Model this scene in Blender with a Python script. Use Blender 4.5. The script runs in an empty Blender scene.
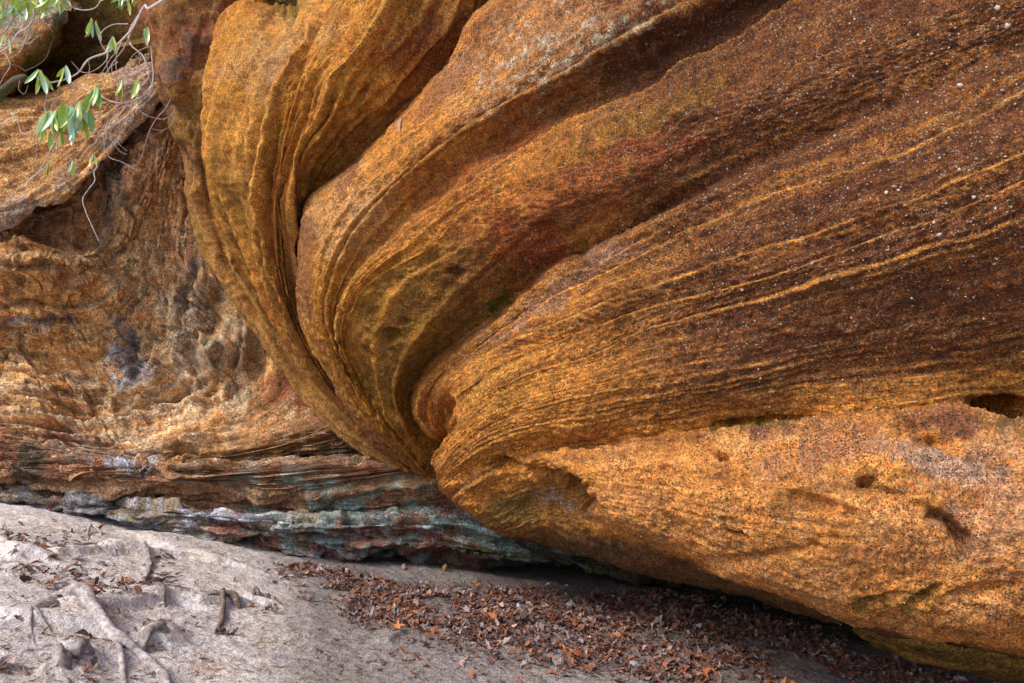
import bpy, math, random
import numpy as np
from mathutils import Vector, Matrix
rng = np.random.default_rng(7); random.seed(7)
SC = bpy.context.scene; COL = SC.collection
f32 = np.float32
# ------------------------------------------------------------------ camera
F = 683.0; CX = 512.0; CY = 341.5; PITCH = math.radians(4.9); CAMZ = 1.6
cp, sp = math.cos(PITCH), math.sin(PITCH)
cam = bpy.data.cameras.new('camera'); co = bpy.data.objects.new('camera', cam); COL.objects.link(co)
cam.sensor_width = 36; cam.lens = 36*F/1024; cam.clip_start = 0.05; cam.clip_end = 500
co.location = (0, 0, CAMZ); co.rotation_euler = (math.pi/2+PITCH, 0, 0); SC.camera = co

def at(px, py, d):
    """point seen at (px,py) of the reference view, d metres along the view axis"""
    px = np.asarray(px, float); py = np.asarray(py, float); d = np.asarray(d, float)
    x = (px-CX)/F*d; u = -(py-CY)/F*d
    return np.stack([x, d*cp-u*sp, CAMZ+d*sp+u*cp], -1)

def proj(P):
    P = np.asarray(P, float); y = P[..., 1]; z = P[..., 2]-CAMZ
    d = y*cp+z*sp; u = -y*sp+z*cp
    return CX+F*P[..., 0]/d, CY-F*u/d, d

# ------------------------------------------------------------------ noise
def _h(ix, iy, iz, seed):
    with np.errstate(over='ignore'):
        h = (ix.astype(np.uint32)*np.uint32(374761393) + iy.astype(np.uint32)*np.uint32(668265263)
             + iz.astype(np.uint32)*np.uint32(2246822519) + np.uint32((seed*3266489917) & 0xffffffff))
        h = (h ^ (h >> np.uint32(13)))*np.uint32(1274126177)
        h ^= h >> np.uint32(16)
    return (h & np.uint32(0xffff)).astype(f32)*f32(2/65535.)-f32(1)

def n2(x, y, seed=0):
    x = np.asarray(x, f32); y = np.asarray(y, f32)
    x, y = np.broadcast_arrays(x, y)
    fx = np.floor(x); fy = np.floor(y); tx = x-fx; ty = y-fy
    ix = fx.astype(np.int32); iy = fy.astype(np.int32); z = np.zeros_like(ix)+seed
    a = _h(ix, iy, z, seed); b = _h(ix+1, iy, z, seed); c = _h(ix, iy+1, z, seed); d = _h(ix+1, iy+1, z, seed)
    tx = tx*tx*tx*(tx*(tx*6-15)+10); ty = ty*ty*ty*(ty*(ty*6-15)+10)
    return (a+(b-a)*tx)*(1-ty)+(c+(d-c)*tx)*ty

def n3(P, f, seed=0):
    P = np.asarray(P, f32)*f32(f)
    fl = np.floor(P); t = P-fl; t = t*t*t*(t*(t*6-15)+10); i = fl.astype(np.int32)
    x, y, z = i[..., 0], i[..., 1], i[..., 2]; tx, ty, tz = t[..., 0], t[..., 1], t[..., 2]
    def L(zz):
        a = _h(x, y, zz, seed); b = _h(x+1, y, zz, seed); c = _h(x, y+1, zz, seed); d = _h(x+1, y+1, zz, seed)
        return (a+(b-a)*tx)*(1-ty)+(c+(d-c)*tx)*ty
    a = L(z); b = L(z+1)
    return a+(b-a)*tz

def f3(P, f, octv, seed=0, gain=.5):
    s = 0; a = 1.
    for k in range(octv):
        s = s+a*n3(P+k*3.7, f*(2.03**k), seed+k*17); a *= gain
    return s

def f2(x, y, octv, seed=0, gain=.5):
    s = 0; a = 1.
    for k in range(octv):
        m = 2.03**k
        s = s+a*n2(x*m+k*7.3, y*m+k*3.1, seed+k*13); a *= gain
    return s

def cell(x, y, seed=0):
    x = np.asarray(x, f32); y = np.asarray(y, f32); ix = np.floor(x).astype(np.int32); iy = np.floor(y).astype(np.int32); z = np.zeros_like(ix)+seed
    F1 = np.full(x.shape, 9, f32); F2 = F1.copy(); I = np.zeros(x.shape, f32)
    for dx in (-1, 0, 1):
        for dy in (-1, 0, 1):
            jx, jy = ix+dx, iy+dy; d_ = np.hypot(jx+.5+.42*_h(jx, jy, z, seed)-x, jy+.5+.42*_h(jx, jy, z+7, seed+5)-y); r_ = _h(jx, jy, z+3, seed+9)
            F2 = np.minimum(F2, np.maximum(F1, d_)); I = np.where(d_ < F1, r_, I); F1 = np.minimum(F1, d_)
    return F1, F2, I

def sst(a, b, x):
    t = np.clip((x-a)/(b-a), 0, 1); return t*t*(3-2*t)

# ------------------------------------------------------------------ object helpers
def tag(o, label=None, cat=None, group=None, kind=None):
    if label: o['label'] = label
    if cat: o['category'] = cat
    if group: o['group'] = group
    if kind: o['kind'] = kind
    return o

def raw_mesh(name, V, Q, mat, parent=None, attrs=None, smooth=True, nside=4):
    V = np.asarray(V, f32).reshape(-1, 3); Q = np.asarray(Q, np.int32).reshape(-1, nside)
    me = bpy.data.meshes.new(name)
    me.vertices.add(len(V)); me.vertices.foreach_set('co', V.ravel())
    me.loops.add(Q.size); me.loops.foreach_set('vertex_index', Q.ravel())
    me.polygons.add(len(Q)); me.polygons.foreach_set('loop_start', np.arange(0, Q.size, nside, dtype=np.int32))
    me.polygons.foreach_set('use_smooth', np.full(len(Q), smooth, bool))
    me.update(calc_edges=True)
    for k, a in (attrs or {}).items():
        a = np.asarray(a, f32).reshape(len(V), -1)
        if a.shape[1] == 3: a = np.concatenate([a, np.ones((len(V), 1), f32)], 1)
        at_ = me.attributes.new(k, 'FLOAT_COLOR', 'POINT'); at_.data.foreach_set('color', a.ravel())
    me.materials.append(mat)
    o = bpy.data.objects.new(name, me); COL.objects.link(o)
    if parent: o.parent = parent
    return o

def grid_quads(nt, ns, flip=False):
    i = np.arange(nt*ns, dtype=np.int32).reshape(nt, ns)
    q = np.stack([i[:-1, :-1], i[:-1, 1:], i[1:, 1:], i[1:, :-1]], -1).reshape(-1, 4)
    return q[:, ::-1] if flip else q

# ------------------------------------------------------------------ splines
def hermite(xs, Y, xq, pchip=False):
    xs = np.asarray(xs, float); Y = np.asarray(Y, float); n = len(xs)
    h = np.diff(xs); sh = (n-1,)+(1,)*(Y.ndim-1); d = np.diff(Y, axis=0)/h.reshape(sh)
    m = np.zeros_like(Y); m[0] = d[0]; m[-1] = d[-1]
    if n > 2:
        w1 = h[1:].reshape((n-2,)+(1,)*(Y.ndim-1)); w0 = h[:-1].reshape(w1.shape)
        if pchip:
            a = d[:-1]; b = d[1:]; ok = a*b > 0
            ww1 = 2*w1+w0; ww2 = w1+2*w0
            with np.errstate(divide='ignore', invalid='ignore'):
                hm = (ww1+ww2)/(ww1/a+ww2/b)
            m[1:-1] = np.where(ok, hm, 0)
        else:
            m[1:-1] = (d[:-1]*w1+d[1:]*w0)/(w0+w1)
    k = np.clip(np.searchsorted(xs, xq, side='right')-1, 0, n-2)
    t = (xq-xs[k])/h[k]; shp = (len(xq),)+(1,)*(Y.ndim-1); t = t.reshape(shp); hk = h[k].reshape(shp)
    return ((2*t**3-3*t**2+1)*Y[k]+(t**3-2*t**2+t)*hk*m[k]+(-2*t**3+3*t**2)*Y[k+1]+(t**3-t**2)*hk*m[k+1])

class Loft:
    """a rock face swept through bedding lines"""
    def __init__(s, curves, ns, nt, knots=None, sden=None):
        R = []
        for c in curves:
            c = np.array(c, float)
            q = np.concatenate([[0], np.cumsum(np.hypot(*np.diff(c[:, :2], axis=0).T)**.5+1e-3)])
            qf = hermite(q, c, np.linspace(0, q[-1], 600))
            L = np.concatenate([[0], np.cumsum(np.hypot(*np.diff(qf[:, :2], axis=0).T))]); L /= L[-1]
            sq = np.linspace(0, 1, ns) if sden is None else np.interp(np.linspace(0, 1, ns), [a for a, b in sden], [b for a, b in sden])
            R.append(np.stack([np.interp(sq, L, qf[:, k]) for k in range(3)], -1))
        R = np.array(R)
        dd = np.diff(R, axis=0); gap = np.sqrt(dd[..., 0]**2+dd[..., 1]**2+(dd[..., 2]*60)**2).mean(1)+1.0
        s.tk = np.concatenate([[0], np.cumsum(gap)])
        s.V1 = np.linspace(0, s.tk[-1], nt)
        G = hermite(s.tk, R, s.V1, pchip=True)
        s.ns, s.nt = ns, nt
        s.px, s.py, s.d = G[..., 0].astype(f32), G[..., 1].astype(f32), G[..., 2].astype(f32)
        s.P = at(G[..., 0], G[..., 1], G[..., 2]).astype(f32)
        st = np.hypot(np.diff(s.px, axis=1), np.diff(s.py, axis=1)).mean(0)
        s.U1 = np.concatenate([[0], np.cumsum(st)]).astype(f32)
        s.U, s.V = np.meshgrid(s.U1, s.V1.astype(f32))
        s.V = s.V.astype(f32)
        s.h = np.zeros((nt, ns), f32); s.E = np.zeros((nt, ns), f32); s.K = np.zeros((nt, ns), f32)
        du = np.gradient(s.P, axis=1); dv = np.gradient(s.P, axis=0)
        N = np.cross(du, dv); N /= (np.linalg.norm(N, axis=-1, keepdims=True)+1e-9)
        c = N[nt//2, ns//2]; view = np.array([0, 0, CAMZ])-s.P[nt//2, ns//2]
        s.flip = (c@view) < 0
        if s.flip: N = -N
        s.N = N.astype(f32)
    def ledge(s, Vc, amp, wd, wu=3., wob=3., period=150., seed=0, cut=-.3, edge=.6, U0=None, U1=None, fade=60.):
        """bed edge: the rock steps out at Vc and falls back below it over wd"""
        a = np.searchsorted(s.V1, Vc-6*wu-2*wob-4); b = np.searchsorted(s.V1, Vc+5*wd+2*wob+4)
        a = max(a, 0); b = min(b, s.nt)
        if b-a < 2: return
        U = s.U1[None]; c = Vc+wob*n2(U/period, U*0, seed)+wob*.28*n2(U/14, U*0, seed+3)+.55*n2(U/4.5, U*0, seed+4)+1.6*np.maximum(0, n2(U/26, U*0, seed+6)-.35)*n2(U/9, U*0, seed+8)
        m = sst(cut, cut+.5, n2(U/period*.8+9, U*0, seed+1)) if cut > -1 else np.ones_like(U)
        if U0 is not None: m = m*sst(U0, U0+fade, U)*(1-sst(U1-fade, U1, U))
        x = s.V[a:b]-c
        prof = np.where(x < 0, -.45*np.exp(x/wu), 1.45*sst(-.8, 2.0, x)*np.exp(-np.maximum(x, 0)/wd)-.45*np.exp(-np.maximum(x, 0)/1.5))
        s.h[a:b] += amp*m*prof*(.75+.5*n2(U/23, U*0, seed+5)+.25*n2(U/6, U*0, seed+9))
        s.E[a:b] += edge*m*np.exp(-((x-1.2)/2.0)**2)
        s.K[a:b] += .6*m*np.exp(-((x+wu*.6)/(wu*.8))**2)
    def hole(s, px, py, rx, ry, ang=0, dep=.05, p=2., rough=.25, k=1.):
        dx = s.px-px; dy = s.py-py
        if rx > 3*1e6: return
        c, sn = math.cos(math.radians(ang)), math.sin(math.radians(ang))
        r = np.hypot((dx*c+dy*sn)/rx, (-dx*sn+dy*c)/ry)
        r = r*(1+rough*n2(s.px/max(rx*.5, 3), s.py/max(ry*.7, 3), int(px*3+py)))
        s.h -= (dep*np.exp(-r**(2*p))).astype(f32)
    def mask(s, px, py, rx, ry, ang=0, rough=.5, soft=.6, sc=18.):
        dx = s.px-px; dy = s.py-py
        c, sn = math.cos(math.radians(ang)), math.sin(math.radians(ang))
        r = np.hypot((dx*c+dy*sn)/rx, (-dx*sn+dy*c)/ry)
        r = r+rough*f2(s.px/sc, s.py/sc, 3, int(px*7+py*3) % 997)
        return 1-sst(1-soft, 1+soft*.6, r)
    def build(s, name, mat, C, M, parent=None, sat=1.0):
        lum = C@np.array([.3, .55, .15], f32); C = np.clip(lum[..., None]+(C-lum[..., None])*sat, .008, .9)
        P = s.P+s.N*s.h[..., None]
        s.PF = P
        return raw_mesh(name, P, grid_quads(s.nt, s.ns, flip=not s.flip), mat, parent,
                        {'Col': C, 'Msk': M, 'Suv': np.stack([s.U/100, s.V/100, s.h*0], -1)})
    def surf(s, px, py):
        """nearest built surface point to a reference pixel, with its normal"""
        i = np.argmin((s.px-px)**2+(s.py-py)**2); i = np.unravel_index(i, s.px.shape)
        return s.PF[i].astype(float), s.N[i].astype(float)

def lerp(C, c, m):
    return C+(np.array(c, f32)-C)*np.asarray(m, f32)[..., None]

# ------------------------------------------------------------------ node helpers
def new_mat(name):
    m = bpy.data.materials.new(name); m.use_nodes = True; nt = m.node_tree
    for n in list(nt.nodes): nt.nodes.remove(n)
    return m, nt
class NB:
    def __init__(s, nt): s.nt = nt
    def n(s, t, **kw):
        nd = s.nt.nodes.new(t)
        for k, v in kw.items():
            if k.startswith('i_'):
                key = k[2:]; nd.inputs[int(key) if key.isdigit() else key.replace('_', ' ')].default_value = v
            else: setattr(nd, k, v)
        return nd
    def l(s, a, b): s.nt.links.new(a, b)
    def math(s, op, a, b=None, c=None, clamp=False):
        nd = s.nt.nodes.new('ShaderNodeMath'); nd.operation = op; nd.use_clamp = clamp
        for i, v in enumerate((a, b, c)):
            if v is None: continue
            if isinstance(v, (int, float)): nd.inputs[i].default_value = v
            else: s.l(v, nd.inputs[i])
        return nd.outputs[0]
    def mix(s, f, a, b, blend='MIX'):
        nd = s.nt.nodes.new('ShaderNodeMix'); nd.data_type = 'RGBA'; nd.blend_type = blend
        for i, v in ((0, f), (6, a), (7, b)):
            if isinstance(v, (int, float)): nd.inputs[i].default_value = v
            elif isinstance(v, tuple): nd.inputs[i].default_value = (*v, 1) if len(v) == 3 else v
            else: s.l(v, nd.inputs[i])
        return nd.outputs[2]
    def ramp(s, v, a, b, lo=0., hi=1.):
        nd = s.nt.nodes.new('ShaderNodeMapRange'); nd.interpolation_type = 'SMOOTHSTEP'
        s.l(v, nd.inputs[0])
        for i, x in zip((1, 2, 3, 4), (a, b, lo, hi)): nd.inputs[i].default_value = x
        return nd.outputs[0]
    def noise(s, vec, scale, detail=3, rough=.55, dist=0.):
        nd = s.n('ShaderNodeTexNoise'); nd.inputs['Scale'].default_value = scale; nd.inputs['Detail'].default_value = detail
        nd.inputs['Roughness'].default_value = rough; nd.inputs['Distortion'].default_value = dist
        s.l(vec, nd.inputs['Vector']); return nd.outputs['Fac']
    def voro(s, vec, scale, feature='F1'):
        nd = s.n('ShaderNodeTexVoronoi'); nd.feature = feature; nd.inputs['Scale'].default_value = scale
        s.l(vec, nd.inputs['Vector']); return nd
    def sep(s, c):
        nd = s.n('ShaderNodeSeparateColor'); s.l(c, nd.inputs[0]); return nd.outputs

def rock_mat(name, grain=70., bump=.012, strat=1., bscale=1., rough=.9):
    """vertex colours hold the beds and stains of the stone; grain, pebbles and dark crust are added here"""
    m, nt = new_mat(name); b = NB(nt)
    tc = b.n('ShaderNodeTexCoord').outputs['Object']
    colr = b.n('ShaderNodeAttribute', attribute_name='Col').outputs['Color']
    msk = b.sep(b.n('ShaderNodeAttribute', attribute_name='Msk').outputs['Color'])
    suv = b.n('ShaderNodeAttribute', attribute_name='Suv').outputs['Vector']
    mp = b.n('ShaderNodeMapping'); mp.inputs['Scale'].default_value = (1.2, 22, 1); b.l(suv, mp.inputs['Vector'])
    st = b.noise(mp.outputs[0], 1.0, 5, .6, .3)
    mp2 = b.n('ShaderNodeMapping'); mp2.inputs['Scale'].default_value = (6, 60, 1); b.l(suv, mp2.inputs['Vector'])
    st2 = b.noise(mp2.outputs[0], 1.0, 3, .6)
    g1 = b.noise(tc, grain*1.1, 3, .65); g2 = b.noise(tc, grain*.28, 4, .6); g3 = b.noise(tc, grain*2.6, 2, .6)
    # value multiplier
    v = b.math('MULTIPLY', b.ramp(g1, .3, .72, .58, 1.5), b.ramp(g2, .3, .7, .72, 1.3))
    v = b.math('MULTIPLY', v, b.ramp(g3, .3, .7, .8, 1.22))
    sv = b.math('ADD', b.math('MULTIPLY', b.math('SUBTRACT', b.ramp(st, .33, .67, .62, 1.38), 1.0), b.math('MULTIPLY', msk[2], strat)), 1.0)
    sv2 = b.math('ADD', b.math('MULTIPLY', b.math('SUBTRACT', b.ramp(st2, .33, .67, .75, 1.25), 1.0), b.math('MULTIPLY', msk[2], strat)), 1.0)
    v = b.math('MULTIPLY', v, b.math('MULTIPLY', sv, sv2))
    vm = b.n('ShaderNodeCombineColor'); [b.l(v, vm.inputs[i]) for i in range(3)]
    c = b.mix(1.0, colr, vm.outputs[0], 'MULTIPLY')
    # warm/red drift in the grain
    hue = b.noise(tc, grain*.55, 2, .5)
    c = b.mix(b.ramp(hue, .5, .72, 0, .55), c, b.mix(1.0, c, (1.05, .55, .42), 'MULTIPLY'))
    # single sand grains and granules
    gv = b.voro(tc, grain*2.1); gr = b.sep(gv.outputs['Color'])[2]; gc = b.n('ShaderNodeCombineColor'); gq = b.ramp(gr, 0, 1, .55, 1.5); [b.l(gq, gc.inputs[i]) for i in range(3)]
    c = b.mix(b.ramp(b.noise(tc, 2.3, 3, .6), .38, .62, .3, .95), c, b.mix(1.0, c, gc.outputs[0], 'MULTIPLY'))
    mp3 = b.n('ShaderNodeMapping'); mp3.inputs['Scale'].default_value = (1.6, 9, 1); b.l(suv, mp3.inputs['Vector'])
    bedn = b.noise(mp3.outputs[0], 1.0, 4, .6, .4); bedp = b.ramp(bedn, .44, .62, .1, 2.0); bedd = b.ramp(bedn, .36, .56, 1.7, .35)
    # dark crust grains
    vo = b.voro(tc, grain*1.5); vr = b.sep(vo.outputs['Color'])[0]
    clump = b.noise(tc, grain*.22, 3, .6)
    dk = b.math('MULTIPLY', b.math('LESS_THAN', vr, b.math('MULTIPLY', b.math('MULTIPLY', msk[0], bedd), b.ramp(clump, .38, .62, .25, 1.3))), b.ramp(vo.outputs['Distance'], .35, .6, 1, 0))
    c = b.mix(b.math('MULTIPLY', dk, .82), c, (.034, .022, .026))
    # pale quartz grains
    vp = b.voro(tc, grain*1.15); pr = b.sep(vp.outputs['Color'])[1]
    pk = b.math('MULTIPLY', b.math('LESS_THAN', pr, b.math('MULTIPLY', b.math('MULTIPLY', msk[1], bedp), b.ramp(clump, .35, .65, 1.2, .3))), b.ramp(vp.outputs['Distance'], .28, .42, 1, 0))
    c = b.mix(b.math('MULTIPLY', pk, .7), c, (.48, .40, .33))
    # bump
    hgt = b.math('ADD', b.math('MULTIPLY', g1, .8), b.math('MULTIPLY', g2, 1.5))
    hgt = b.math('ADD', hgt, b.math('MULTIPLY', b.math('ADD', gr, b.math('MULTIPLY', gv.outputs['Distance'], -1.0)), .28))
    hgt = b.math('ADD', hgt, b.math('MULTIPLY', g3, .25))
    hgt = b.math('ADD', hgt, b.math('MULTIPLY', b.math('MULTIPLY', st, msk[2]), 1.1*strat))
    hgt = b.math('ADD', hgt, b.math('MULTIPLY', b.math('MULTIPLY', st2, msk[2]), .4*strat))
    hgt = b.math('ADD', hgt, b.math('MULTIPLY', pk, .35)); hgt = b.math('SUBTRACT', hgt, b.math('MULTIPLY', dk, .12))
    bp = b.n('ShaderNodeBump'); bp.inputs['Distance'].default_value = bump; bp.inputs['Strength'].default_value = 1.0*bscale
    b.l(hgt, bp.inputs['Height'])
    bs = b.n('ShaderNodeBsdfPrincipled'); b.l(c, bs.inputs['Base Color']); b.l(bp.outputs[0], bs.inputs['Normal'])
    bs.inputs['Roughness'].default_value = rough; bs.inputs['Specular IOR Level'].default_value = .25
    out = b.n('ShaderNodeOutputMaterial'); b.l(bs.outputs[0], out.inputs[0])
    return m

def vc_mat(name, rough=.8, spec=.3, nscale=60., bump=.003, var=.3, trans=0.):
    """material coloured by the 'Col' attribute with fine noise"""
    m, nt = new_mat(name); b = NB(nt)
    tc = b.n('ShaderNodeTexCoord').outputs['Object']
    c = b.n('ShaderNodeAttribute', attribute_name='Col').outputs['Color']
    g = b.noise(tc, nscale, 4, .6); vm = b.n('ShaderNodeCombineColor'); r = b.ramp(g, .3, .7, 1-var, 1+var)
    [b.l(r, vm.inputs[i]) for i in range(3)]
    c = b.mix(1.0, c, vm.outputs[0], 'MULTIPLY')
    bp = b.n('ShaderNodeBump'); bp.inputs['Distance'].default_value = bump; b.l(g, bp.inputs['Height'])
    bs = b.n('ShaderNodeBsdfPrincipled'); b.l(c, bs.inputs['Base Color']); b.l(bp.outputs[0], bs.inputs['Normal'])
    bs.inputs['Roughness'].default_value = rough; bs.inputs['Specular IOR Level'].default_value = spec
    sh = bs.outputs[0]
    if trans > 0:
        tr = b.n('ShaderNodeBsdfTranslucent'); b.l(c, tr.inputs[0]); mx = b.n('ShaderNodeMixShader'); mx.inputs[0].default_value = trans
        b.l(sh, mx.inputs[1]); b.l(tr.outputs[0], mx.inputs[2]); sh = mx.outputs[0]
    out = b.n('ShaderNodeOutputMaterial'); b.l(sh, out.inputs[0])
    return m

M_rockA = rock_mat('gritty_orange_sandstone', 66, .015, .7)
M_rockB = rock_mat('ribbed_sandstone', 70, .011, .5)
M_rockD = rock_mat('layered_sandstone', 42, .016, 1.0)
M_rockL = rock_mat('mossy_sandstone', 60, .012, .5)
ORANGE = (.58, .27, .062); OCHRE = (.50, .265, .06); BROWN = (.20, .085, .03); RED = (.27, .065, .022)
OLIVE = (.24, .14, .016); PALE = (.62, .44, .27); GREYB = (.30, .36, .42); MAROON = (.17, .065, .055)
MOSS = (.075, .095, .016); DARK = (.075, .042, .022); DKBR = (.13, .055, .022)

def rand_ledges(L, n, V0, V1, amp, wd, seed, cut=-.2, edge=.4, wob=3., period=140.):
    r = np.random.default_rng(seed)
    for k in range(n):
        L.ledge(r.uniform(V0, V1), amp*r.uniform(.35, 1.0), wd*r.uniform(.6, 1.5), wu=r.uniform(1.5, 3.5), wob=wob*r.uniform(.6, 1.6),
                period=period*r.uniform(.6, 1.5), seed=seed*100+k*7, cut=cut+r.uniform(-.15, .25), edge=edge*r.uniform(.3, 1.2))

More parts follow.
